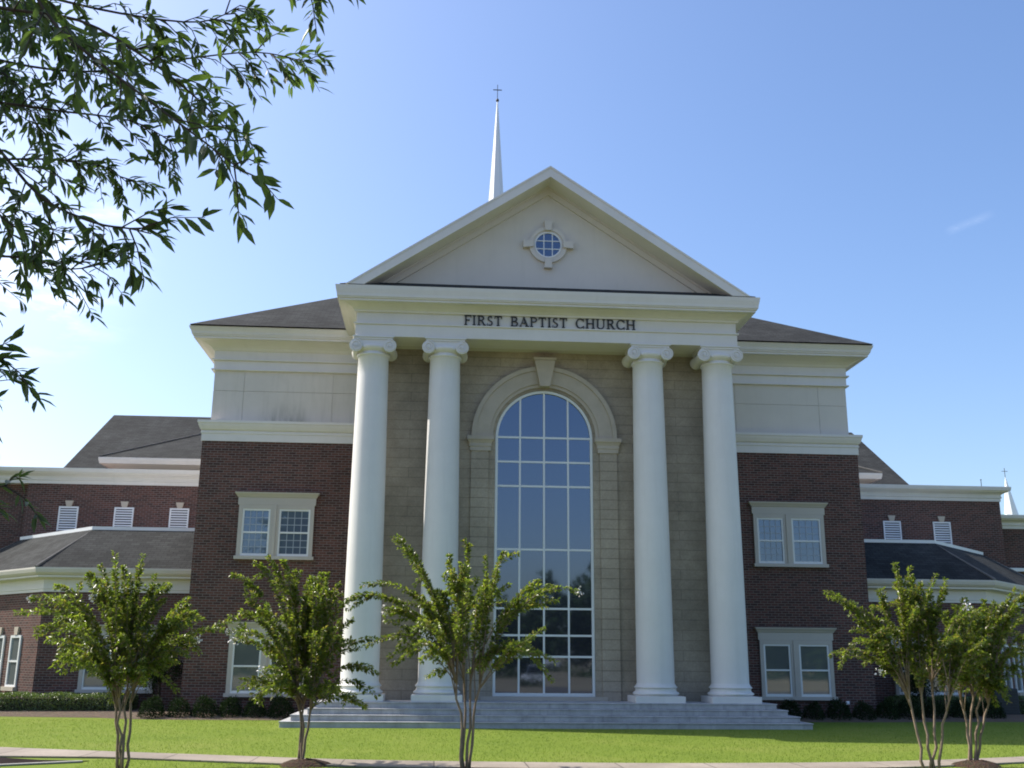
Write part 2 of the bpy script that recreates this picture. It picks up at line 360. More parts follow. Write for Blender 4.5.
# string course
SC = [(o * (.66 if o > 0 else 1), z + .07) for o, z in [(-.4, 8.0), (.05, 8.0), (.05, 8.22), (.08, 8.24), (.08, 8.29), (.045, 8.32), (.12, 8.36), (.19, 8.47), (.21, 8.53), (.24, 8.55), (.24, 8.63), (.0, 8.665), (-.4, 8.67)]]
sweep([(-10.274, 24), (-10.274, 3.0), (-5.15, 3.0)], SC).build('string_course', 'white_trim', C)
sweep([(5.15, 3.0), (10.274, 3.0), (10.274, 24)], SC).build('string_course', 'white_trim', C)
# wing cornice
WC = [(o * .9, z) for o, z in [(-.3, 10.34), (.03, 10.34), (.11, 10.35), (.11, 10.39), (.04, 10.40), (.04, 10.66), (.13, 10.67), (.13, 10.71), (.05, 10.72), (.05, 10.97), (.09, 10.99), (.13, 11.05),
      (.24, 11.13), (.42, 11.20), (.50, 11.22), (.66, 11.225), (.66, 11.29), (.70, 11.295), (.70, 11.335), (.73, 11.34), (.75, 11.42), (.81, 11.52), (.82, 11.57), (.5, 11.58), (-.3, 11.58)]]
sweep([(-10.1, 24), (-10.1, 3.15), (-5.0, 3.15)], WC).build('cornice', 'white_trim', C)
sweep([(5.0, 3.15), (10.1, 3.15), (10.1, 24)], WC).build('cornice', 'white_trim', C)

# central bay of limestone with an arched opening
NA = 40
arc = [(1.426 * math.cos(math.pi * k / NA), 7.93 + 1.426 * math.sin(math.pi * k / NA)) for k in range(NA + 1)]
YW = .76
mb = MB()
def wallface(poly): mb.add([(x, YW, z) for x, z in poly], [tuple(range(len(poly)))])
wallface([(-5.2, .58), (-1.426, .58), (-1.426, 7.93), (-5.2, 7.93)]); wallface([(1.426, .58), (5.2, .58), (5.2, 7.93), (1.426, 7.93)]); wallface([(-1.426, .58), (1.426, .58), (1.426, .70), (-1.426, .70)])
wallface([(-5.2, 7.93), (-1.426, 7.93), (-1.426, 10.6), (-5.2, 10.6)]); wallface([(1.426, 7.93), (5.2, 7.93), (5.2, 10.6), (1.426, 10.6)])
for k in range(NA):
    (xa, za), (xb, zb) = arc[k], arc[k + 1]; wallface([(xb, zb), (xa, za), (xa, 10.6), (xb, 10.6)])
rev = [(-1.426, .70)] + [(1.426, .70)] + arc
for i in range(len(rev)):
    a, b = rev[i], rev[(i + 1) % len(rev)]
    mb.add([(a[0], YW, a[1]), (b[0], YW, b[1]), (b[0], YW + .2, b[1]), (a[0], YW + .2, a[1])], [(0, 1, 2, 3)])
for sx in (-5.2, 5.2): mb.add([(sx, YW, .58), (sx, 3.02, .58), (sx, 3.02, 10.6), (sx, YW, 10.6)], [(0, 1, 2, 3) if sx > 0 else (3, 2, 1, 0)])
mb.build('stone_wall', 'limestone', C)
# jamb pilasters, imposts, archivolt, keystone
for sx in (-1, 1):
    x0, x1 = sorted((sx * 1.62, sx * 2.12)); MB().box(x0, x1, YW - .05, YW + .05, .58, 7.5).build('pilaster', 'jamb_stone', C)
    path = [(sx * 1.87 - .32, YW + .1), (sx * 1.87 - .32, YW), (sx * 1.87 + .32, YW), (sx * 1.87 + .32, YW + .1)]
    path = [(sx * 1.86 - .30, YW + .1), (sx * 1.86 - .30, YW - .08), (sx * 1.86 + .30, YW - .08), (sx * 1.86 + .30, YW + .1)]
    sweep(path, [(-.25, 7.50), (0, 7.50), (0, 7.62), (.02, 7.63), (.02, 7.72), (.06, 7.80), (.085, 7.82), (.085, 7.93), (-.25, 7.93)]).build('impost', 'arch_stone', C)
def ring(mb, r0, r1, y0, y1, z, a0=0, a1=math.pi, n=40, cx=0):
    A = [a0 + (a1 - a0) * k / n for k in range(n + 1)]; vs = []
    for a in A:
        for r, y in ((r0, y0), (r1, y0), (r1, y1), (r0, y1)): vs.append((cx + r * math.cos(a), y, z + r * math.sin(a)))
    fs = []
    for k in range(n):
        for i in range(4): j = (i + 1) % 4; fs.append((k * 4 + i, k * 4 + j, (k + 1) * 4 + j, (k + 1) * 4 + i))
    if a1 - a0 < 6.2: fs += [(0, 3, 2, 1), tuple(n * 4 + q for q in (0, 1, 2, 3))]
    return mb.add(vs, fs)
mb = MB(); ring(mb, 1.60, 2.0, YW - .10, YW + .03, 7.93)
ring(mb, 1.5, 1.602, YW - .055, YW + .03, 7.932); ring(mb, 1.998, 2.12, YW - .145, YW + .03, 7.932)
mb.build('archivolt', 'arch_stone', C)
MB().prism([(-.15, 9.42), (.15, 9.42), (.31, 10.22), (-.31, 10.22)], YW - .26, YW + .03).build('keystone', 'arch_stone', C, bevel=.015)
MB().prism([(-.33, 10.222), (.33, 10.222), (.335, 10.30), (-.335, 10.30)], YW - .28, YW + .03).build('keystone_cap', 'arch_stone', C, bevel=.01)
# arched window
YG = .86
mb = MB(); ring(mb, 1.345, 1.42, YG - .06, YG + .05, 7.93)
mb.box(-1.42, -1.345, YG - .06, YG + .05, .70, 7.93); mb.box(1.345, 1.42, YG - .06, YG + .05, .70, 7.93); mb.box(-1.345, 1.345, YG - .06, YG + .05, .70, .79)
aw = mb.build('arched_window', 'sash_white', C)
mb = MB()
for x in (-.70, 0, .70): mb.box(x - .026, x + .026, YG - .035, YG + .02, .79, 7.93 + math.sqrt(1.38 ** 2 - x * x))
for z in (1.76, 2.33, 3.06, 4.70, 6.51, 7.22, 7.94):
    for i in range(4): x0 = -1.36 + i * .68 + .01; mb.box((-1.345, -.674, .026, .726)[i], (-.726, -.026, .674, 1.345)[i], YG - .032, YG + .02, z - .028, z + .028)
mb.build('muntin', 'sash_white', aw)
pg = [(-1.4, .72), (1.4, .72)] + [(1.4 * math.cos(math.pi * k / NA), 7.93 + 1.4 * math.sin(math.pi * k / NA)) for k in range(NA + 1)]
mb = MB().prism(pg, YG, YG + .02)
rg = np.random.default_rng(4); zr = (.75, 1.76, 2.33, 3.06, 4.70, 6.51, 7.22, 7.94)
for xa, xb in ((-1.38, -.70), (-.70, 0), (0, .70), (.70, 1.38)):
    for za, zb in zip(zr[:-1], zr[1:]):
        tx, tz = rg.normal(0, .0022, 2); y = lambda x, z: YG - .008 + tx * (x - (xa + xb) / 2) + tz * (z - (za + zb) / 2)
        mb.add([(x, y(x, z), z) for x, z in ((xa, za), (xb, za), (xb, zb), (xa, zb))], [(0, 1, 2, 3)])
mb.build('pane', 'arch_glass', aw)
MB().box(-1.75, 1.75, YW - .06, YW + .04, .585, .70).build('sill', 'arch_stone', aw)

# columns
cols_x = (-4.986, -2.941, 2.941, 4.986)
def spiral_scroll(mb, cx, y0, y1, cz, r):
    mb.add(*cyl_y(cx, cz, r, y0, y1, 28), smooth=False)
    for yf, sgn in ((y0, -1), (y1, 1)):
        th = np.linspace(0, 2 * math.pi * 2.1, 50); pts = []
        for t in th: q = (r * .93) * (1 - t / th[-1]) + r * .16 * (t / th[-1]); pts.append((cx + q * math.cos(math.pi / 2 - t), yf + sgn * .008, cz + q * math.sin(math.pi / 2 - t)))
        mb.tube(pts, .014, 5)
        mb.add(*cyl_y(cx, cz, r * .2, yf + sgn * .03, yf, 12))
def cyl_y(cx, cz, r, y0, y1, n):
    vs = []; prof = [(r, 0), (r * .97, .12), (r * .80, .3), (r * .76, .5), (r * .80, .7), (r * .97, .88), (r, 1)]
    for q, t in prof:
        for k in range(n): a = 2 * math.pi * k / n; vs.append((cx + q * math.cos(a), y0 + (y1 - y0) * t, cz + q * math.sin(a)))
    fs = []
    for i in range(len(prof) - 1):
        for k in range(n): j = (k + 1) % n; fs.append((i * n + k, i * n + j, (i + 1) * n + j, (i + 1) * n + k))
    m = len(prof) - 1; fs.append(tuple(range(n))[::-1]); fs.append(tuple(range(m * n, (m + 1) * n))); return vs, fs
col0 = None
def make_column():
    prof = [(.56, 1.015), (.54, 1.03), (.535, 1.05), (.51, 1.09)]
    for k in range(17):
        t = k / 16; prof.append((.508 - .078 * t ** 1.55, 1.10 + t * 8.86))
    prof += [(.445, 9.97), (.47, 9.985), (.475, 10.01), (.47, 10.035), (.44, 10.045), (.44, 10.09)]
    o = MB().lathe(prof, n=56).build('column', 'column_white', C)
    b = MB(); b.box(-.665, .665, -.62, .62, .597, .765)
    t = [(.60, .766)] + [(.535 + .09 * math.sin(math.pi * k / 10), .766 + .125 * k / 10) for k in range(1, 10)] + [(.56, .892), (.55, .90), (.545, .93), (.55, .955)]
    t += [(.54 + .045 * math.sin(math.pi * k / 6), .957 + .065 * k / 6) for k in range(0, 7)]
    b.lathe(t, n=56); b.build('column_base', 'column_white', o, bevel=.012)
    c = MB()
    c.lathe([(.44, 10.085), (.50, 10.12), (.545, 10.17), (.56, 10.22), (.54, 10.25)], n=40)
    c.box(-.50, .50, -.47, .47, 10.235, 10.40); c.box(-.55, .55, -.50, .50, 10.40, 10.455); c.box(-.58, .58, -.53, .53, 10.458, 10.497)
    for sx in (-1, 1): spiral_scroll(c, sx * .475, -.50, .50, 10.225, .185)
    for k in range(5): c.add(*cyl_y(-.24 + k * .12, 10.20, .042, -.50, -.44, 8))
    c.build('capital', 'column_white', o)
    return o
col0 = make_column()
def dup(o, parent, loc, into=COL):
    c = o.copy(); into.objects.link(c); c.parent = parent
    if loc is not None: c.location = loc
    for ch in list(o.children):
        d = ch.copy(); into.objects.link(d); d.parent = c
        for g in list(ch.children): e = g.copy(); into.objects.link(e); e.parent = d
    return c
for x in cols_x[1:]: dup(col0, C, (x, 0, 0))
col0.location = (cols_x[0], 0, 0)

# entablature and pediment
EP = [(-.9, 10.50), (0, 10.50), (0, 10.84), (.045, 10.85), (.045, 10.885), (-.02, 10.895), (-.02, 11.20), (.04, 11.21), (.05, 11.26), (.12, 11.32), (.25, 11.385), (.30, 11.40),
      (.45, 11.405), (.45, 11.465), (.49, 11.47), (.49, 11.50), (.515, 11.505), (.53, 11.60), (.565, 11.74), (.57, 11.82), (.2, 11.83), (-.9, 11.83)]
EP = [(-.9, 10.50), (0, 10.50), (0, 10.84), (.045, 10.85), (.045, 10.885), (-.02, 10.895), (-.02, 11.20), (.04, 11.21), (.05, 11.26), (.12, 11.32), (.25, 11.385), (.30, 11.40),
      (.45, 11.405), (.45, 11.465), (.49, 11.47), (.49, 11.50), (.515, 11.505), (.525, 11.59), (.555, 11.72), (.57, 11.82), (.2, 11.83), (-.9, 11.83)]
FY = -.48; FX = 5.50
ent = sweep([(-FX, 3.3), (-FX, FY), (FX, FY), (FX, 3.3)], EP).build('entablature', 'white_trim', C)
MB().box(-FX + .88, FX - .88, FY + .88, 2.0, 10.505, 10.62).build('soffit', 'stucco', C)
PK = 15.70; HX = 5.80; YF = FY - .57; S = (PK - 11.83) / HX; ang = math.atan(S)
mb = MB().prism([(-HX + .5, 11.84), (HX - .5, 11.84), (0, PK - .36)], -.30, .4)
ped = mb.build('pediment', 'stucco', C)
def chev(t0, t1, y0, y1, x_in=0):
    """a chevron strip below the rake line, from vertical depth t0 to t1"""
    z0 = 11.845
    def xat(t): return (PK - t - z0) / S
    return [(-xat(t0), z0), (0, PK - t0), (xat(t0), z0), (xat(t1), z0), (0, PK - t1), (-xat(t1), z0)], y0, y1
mb = MB()
for t0, t1, y0 in ((0, .06, YF - .02), (.06, .34, YF)):
    p, a, b = chev(t0, t1, y0, -.29); mb.prism([p[0], p[1], p[4], p[5]], a, b); mb.prism([p[1], p[2], p[3], p[4]], a, b)
mb.build('raking_cornice', 'white_trim', ped)
mb = MB()
for t0, t1, y0 in ((.342, .40, -.40), (.40, .60, -.36)):
    p, a, b = chev(t0, t1, y0, -.295); mb.prism([p[0], p[1], p[4], p[5]], a, b); mb.prism([p[1], p[2], p[3], p[4]], a, b)
mb.build('bed_moulding', 'stucco', ped)
MB().add([(-5.95, YF + .06, 11.835), (5.95, YF + .06, 11.835), (5.5, -.302, 12.15), (-5.5, -.302, 12.15), (-5.95, YF + .06, 11.865), (5.95, YF + .06, 11.865), (5.5, -.302, 12.18), (-5.5, -.302, 12.18)],
         [(0, 1, 5, 4), (4, 5, 6, 7), (0, 4, 7, 3), (1, 2, 6, 5)]).build('skirt_roof', 'shingle', ped)
# round window
ZO = 13.50
mb = MB(); ring(mb, .455, .56, .0, .1, ZO, 0, 2 * math.pi, 48); ring(mb, .40, .456, .03, .1, ZO, 0, 2 * math.pi, 48)
for k in range(4):
    a = k * math.pi / 2; ca, sa = math.cos(a), math.sin(a); q = []
    for t, n_ in ((.44, -.09), (.44, .09), (.74, .12), (.74, -.12)): q.append((t * ca - n_ * sa, ZO + t * sa + n_ * ca))
    mb.prism(q, -.06, .1)
rw = mb.build('round_window', 'stucco', C); rw.location = (0, -.385, 0)
mb = MB(); ring(mb, .365, .402, .02, .1, ZO, 0, 2 * math.pi, 40)
for x in (-.125, .125): mb.box(x - .014, x + .014, .035, .06, ZO - .36, ZO + .36); mb.box(-.36, .36, .036, .059, ZO + x - .014, ZO + x + .014)
mb.build('muntin', 'sash_white', rw)
MB().prism([(.385 * math.cos(2 * math.pi * k / 36), ZO + .385 * math.sin(2 * math.pi * k / 36)) for k in range(36)], .05, .07).build('pane', 'arch_glass', rw)

# roofs of the main block
mb = MB()
xe, ye, ze = 10.80, 2.32, 11.585; d = 9.6; zt = ze + .6 * d
mb.add([(-xe, ye, ze), (xe, ye, ze), (xe, 24.6, ze), (-xe, 24.6, ze), (-xe + d, ye + d, zt), (xe - d, ye + d, zt), (xe - d, 24.6 - d, zt), (-xe + d, 24.6 - d, zt)],
       [(0, 1, 5, 4), (1, 2, 6, 5), (2, 3, 7, 6), (3, 0, 4, 7), (4, 5, 6, 7)])
roof = mb.build('roof', 'shingle', C)
mb = MB(); xr = HX - .02; p0 = 11.80
for sx in (-1, 1):
    v = [(sx * xr, YF + .06, p0), (0, YF + .06, PK - .02), (0, 12, PK - .02), (sx * xr, 12, p0)]; v2 = [(x, y, z + .035) for x, y, z in v]
    mb.add(v + v2, [(0, 1, 2, 3), (4, 5, 6, 7), (0, 4, 5, 1), (0, 3, 7, 4)])
mb.build('portico_roof', 'shingle', C)
MB().box(-5.55, 5.55, .41, 6, 11.0, 11.84).build('portico_attic', 'stucco', C)

# steeple
mb = MB(); n = 8
def octo(r, z, a0=math.pi / 8): return [(-.9 + r * math.cos(a0 + k * math.pi / 4), 12 + r * math.sin(a0 + k * math.pi / 4), z) for k in range(8)]
v = octo(.62, 16.4) + octo(.022, 25.3); mb.add(v, [(k, (k + 1) % 8, 8 + (k + 1) % 8, 8 + k) for k in range(8)] + [tuple(range(8, 16))])
v = octo(.72, 15.6) + octo(.72, 16.4) ; mb.add(v, [(k, (k + 1) % 8, 8 + (k + 1) % 8, 8 + k) for k in range(8)] + [tuple(range(8, 16))])
st = mb.build('steeple', 'steeple_white', C)
mb = MB(); mb.lathe([(.012, 25.22), (.05, 25.24), (.075, 25.30), (.05, 25.36), (.012, 25.38)], (-.9, 12), 14)
mb.box(-.913, -.887, 11.987, 12.013, 25.3, 26.06); mb.box(-1.09, -.914, 11.988, 12.012, 25.79, 25.825); mb.box(-.886, -.71, 11.988, 12.012, 25.79, 25.825)
mb.build('cross', 'cross_metal', st)

# windows of the wings
def twin_window(x0, zs, grid, glass):
    """origin at the window's left foot; 2.2 wide"""
    W_ = 2.24; zsill, zt, zh0, zh1 = zs; H = zt - zsill
    mb = MB(); Y = -.075
    for a, b in ((0, .11), (.94, 1.20), (2.13, 2.24)): mb.box(a, b, Y, .02, zsill + .1, zt)
    for a, b in ((.11, .94), (1.20, 2.13)): mb.box(a, b, Y, .02, zt - .12, zt)
    mb.box(1.02, 1.12, Y - .03, Y + .005, zsill + .1, zt - .002)
    f = mb.build('window', 'frame_taupe', C)
    sweep([(-.02, .02), (-.02, -.06), (W_ + .02, -.06), (W_ + .02, .02)], [(-.03, zt + .002), (.02, zt + .002), (.02, zt + .22), (.05, zt + .24), (.06, zt + .27), (.11, zt + .33), (.12, zt + .37), (-.03, zt + .375)]).build('hood', 'frame_taupe', f)
    MB().box(-.05, W_ + .05, -.13, .02, zsill, zsill + .1).build('sill', 'frame_taupe', f)
    for a, b in ((.11, .94), (1.20, 2.13)):
        z0, z1 = zsill + .1, zt - .12; zm = (z0 + z1) / 2; s = MB(); q = .055
        s.box(a, a + q, -.055, .015, z0, z1); s.box(b - q, b, -.055, .015, z0, z1); s.box(a + q, b - q, -.055, .015, z1 - q, z1); s.box(a + q, b - q, -.055, .015, z0, z0 + q + .02)
        s.box(a + q, b - q, -.05, .015, zm - .025, zm + .025)
        o = s.build('sash', 'sash_white', f)
        P = MB(); P.add([(a + q - .01, -.024, zm), (b - q + .01, -.024, zm), (b - q + .01, -.021, z1 - q + .01), (a + q - .01, -.021, z1 - q + .01)], [(0, 1, 2, 3)])
        P.add([(a + q - .01, -.012, z0 + q), (b - q + .01, -.012, z0 + q), (b - q + .01, -.012, zm), (a + q - .01, -.012, zm)], [(0, 1, 2, 3)])
        P.build('pane', glass, f)
        if grid:
            g = MB(); w_ = b - a - 2 * q
            for za, zb, y in ((z0 + q + .02, zm - .025, -.022), (zm + .025, z1 - q, -.034)):
                for k in (1, 2, 3): x = a + q + w_ * k / 4; g.box(x - .011, x + .011, y, y + .012, za, zb)
                for k in (1, 2): z = za + (zb - za) * k / 3; g.box(a + q, b - q, y + .001, y + .011, z - .011, z + .011)
            g.build('muntin', 'grid_grey', f)
    return f
for glass, xs, zs, grid in (('pane_glass', (-9.0, 6.76), (4.50, 6.13, 6.14, 6.5), True), ('low_glass', (-9.0, 6.76), (.57, 2.31, 2.32, 2.68), False)):
    f = twin_window(0, zs, grid, glass)
    f.location = (xs[0], YB, 0); dup(f, C, (xs[1], YB, 0))
# low single block windows (side blocks)
f = twin_window(0, (.58, 2.25, 0, 0), False, 'low_glass'); f.location = (-13.95, 5.45, 0); dup(f, C, (11.95, 5.45, 0))

# side blocks with skirt roofs
def side(sx):
    path = [(-10.274, 5.45), (-15.31, 5.45), (-20.06, 10.2), (-20.06, 20)]
    path = path[::-1]                       # outer side on the right hand going towards +x
    if sx > 0: path = [(-x, y) for x, y in path][::-1]
    mb = MB(); n = len(path)
    for i in range(n - 1):
        a, b = path[i], path[i + 1]; mb.add([(*a, 0), (*b, 0), (*b, 3.7), (*a, 3.7)], [(0, 1, 2, 3)])
    mb.build('side_wall', 'red_brick', C)
    sweep(path, [(-.2, 3.62), (.03, 3.62), (.03, 3.70), (.05, 3.71), (.05, 4.0), (.09, 4.03), (.2, 4.05), (.32, 4.06), (.32, 4.12), (-.2, 4.12)]).build('frieze', 'white_trim', C)
    sweep(path, [(.30, 4.122), (.36, 4.13), (.42, 4.20), (.45, 4.30), (.45, 4.35), (.25, 4.36), (.25, 4.13)]).build('gutter', 'stucco', C)
    lo = offset_path(path, .44); hi = offset_path(path, -1.75); ins = offset_path(path, -1.95); mb = MB()
    for i in range(n - 1):
        mb.add([(*lo[i], 4.34), (*lo[i + 1], 4.34), (*hi[i + 1], 5.80), (*hi[i], 5.80)], [(0, 1, 2, 3)])
    mb.build('side_roof', 'shingle', C)
    for i in range(1, n - 1): MB().tube([(*lo[i], 4.36), (*hi[i], 5.74)], .05, 6, False).build('hip_cap', 'roof_cap', C)
    sweep([tuple(p) for p in hi], [(.03, 5.74), (.035, 5.89), (-.2, 5.90), (-.2, 5.74)]).build('flashing', 'flashing', C)
    mb = MB()
    for i in range(n - 1):
        a, b = ins[i], ins[i + 1]; mb.add([(*a, 5.86), (*b, 5.86), (b.x * .4, 20, 5.86), (a.x * .4, 20, 5.86)], [(0, 1, 2, 3)])
    mb.build('flat_roof', 'flashing', C)
    # tall narrow windows on the canted face
    d = Vector((-1, 1, 0)).normalized() if sx < 0 else Vector((1, 1, 0)).normalized()
    first = None
    for t in (1.45, 2.62, 3.8, 5.0):
        c = Vector((-15.31 if sx < 0 else 15.31, 5.45, 0)) + d * t
        if first is None:
            m = MB()
            for a, b in ((-.36, -.28), (.28, .36)): m.box(a, b, -.05, .02, .72, 2.30)
            m.box(-.28, .28, -.05, .02, 2.22, 2.30); m.box(-.28, .28, -.045, .02, 1.47, 1.53); m.box(-.28, .28, -.05, .02, .72, .78)
            first = m.build('narrow_window', 'sash_white', C)
            MB().box(-.28, .28, -.012, .0, .78, 2.22).build('pane', 'low_glass', first)
            MB().box(-.42, .42, -.14, .02, .60, .72).build('sill', 'arch_stone', first)
            MB().prism([(-.10, 2.31), (.10, 2.31), (.14, 2.56), (-.14, 2.56)], -.07, .02).build('keystone', 'arch_stone', first)
            o = first
        else: o = dup(first, C, None)
        o.location = c; o.rotation_euler = (0, 0, math.pi / 4 * (-1 if sx < 0 else 1))
side(-1); side(1)

# upper side blocks behind, parapet cornices and louvred vents
YU = 11.6
MB().box(-18.55, -9.9, YU, 30, 5.0, 8.1).build('clerestory_wall', 'red_brick', C)
MB().box(9.9, 19.62, YU, 30, 5.0, 8.1).build('clerestory_wall', 'red_brick', C)
MB().box(-34, -18.55, YU + .35, 30, 0, 8.1).build('clerestory_wall', 'red_brick', C)
MB().box(19.62, 36, 14.0, 30, 0, 7.3).build('clerestory_wall', 'red_brick', C)
MB().box(-19.0, -18.45, YU - .001, 13, 0, 6).build('brick_wall', 'red_brick', C)
UC = lambda b: [(-.3, b), (.04, b), (.04, b + .12), (.08, b + .14), (.08, b + .17), (.06, b + .19), (.06, b + .27), (.12, b + .31), (.26, b + .36), (.27, b + .40), (.34, b + .41), (.36, b + .52), (.36, b + .56), (-.3, b + .58)]
sweep([(-34, YU), (-9.9, YU)], UC(8.0)).build('parapet_cornice', 'white_trim', C)
sweep([(9.9, YU), (19.62, YU), (19.62, 20)], UC(8.0)).build('parapet_cornice', 'white_trim', C)
sweep([(19.7, 14), (36, 14)], UC(7.22)).build('parapet_cornice', 'white_trim', C)
MB().box(19.7, 36, 13.8, 14.05, 5.42, 5.56).build('parapet_flashing', 'flashing', C)
vent0 = None
for x in (-16.95, -14.90, -12.84, 15.05, 17.1, 12.98):
    if vent0 is None:
        m = MB()
        for a, b in ((-.36, -.31), (.31, .36)): m.box(a, b, -.05, .02, 6.22, 7.14)
        m.box(-.31, .31, -.05, .02, 7.08, 7.14)
        for k in range(9):
            z = 6.24 + k * .094; m.add([(-.31, -.05, z), (.31, -.05, z), (.31, -.02, z + .05), (-.31, -.02, z + .05), (-.31, -.04, z - .008), (.31, -.04, z - .008), (.31, -.01, z + .042), (-.31, -.01, z + .042)], [(0, 1, 2, 3), (4, 7, 6, 5), (0, 4, 5, 1), (3, 2, 6, 7)])
        vent0 = m.build('louver_vent', 'louver_white', C)
        MB().prism([(-.09, 7.145), (.09, 7.145), (.15, 7.36), (-.15, 7.36)], -.07, .02).build('keystone', 'arch_stone', vent0)
        MB().box(-.30, .30, -.004, .0, 6.22, 7.1).build('backing', 'dark_metal', vent0)
        o = vent0
    else: o = dup(vent0, C, None)
    o.location = (x, YU, 0)
# transept roofs and nave roof behind
def transept(xe_, sx):
    x0 = sx * 9.5; y0 = 12.3
    path = [(xe_, 26), (xe_, y0), (x0, y0)] if sx < 0 else [(x0, y0), (xe_, y0), (xe_, 26)]
    sweep([(p[0] - sx * .5 if p[0] == xe_ else p[0], p[1] + .5 if p[1] == y0 else p[1]) for p in path], [(-.3, 8.5), (0, 8.5), (0, 8.82), (.1, 8.86), (.3, 8.93), (.36, 8.95), (.46, 8.96), (.5, 9.12), (.5, 9.2), (-.3, 9.21)]).build('cornice', 'white_trim', C)
    mb = MB(); k = 4.2
    mb.add([(xe_, y0, 9.2), (x0, y0, 9.2), (x0, y0 + k, 9.2 + k * .52), (xe_ - sx * k, y0 + k, 9.2 + k * .52), (xe_ - sx * k, 26, 9.2 + k * .52), (xe_, 26, 9.2), (x0, 26, 9.2 + k * .52)],
           [(0, 1, 2, 3) if sx < 0 else (3, 2, 1, 0), (0, 3, 4, 5) if sx < 0 else (5, 4, 3, 0), (3, 2, 6, 4)])
    mb.build('transept_roof', 'shingle', C)
    MB().tube([(xe_, y0, 9.22), (xe_ - sx * k, y0 + k, 9.22 + k * .52)], .035, 6, False).build('hip_cap', 'roof_cap', C)
transept(-16.3, -1); transept(15.15, 1)
mb = MB()
mb.add([(-18.9, 16, 9.36), (18.0, 16, 9.36), (18.0, 22, 13.05), (-18.9, 22, 13.05), (18.0, 28, 9.36), (-18.9, 28, 9.36)], [(0, 1, 2, 3), (3, 2, 4, 5), (0, 3, 5), (1, 4, 2)])
mb.build('nave_roof', 'shingle', C)
MB().box(-18.6, 17.7, 16.3, 27.7, 5, 9.36).build('nave_wall', 'red_brick', C)

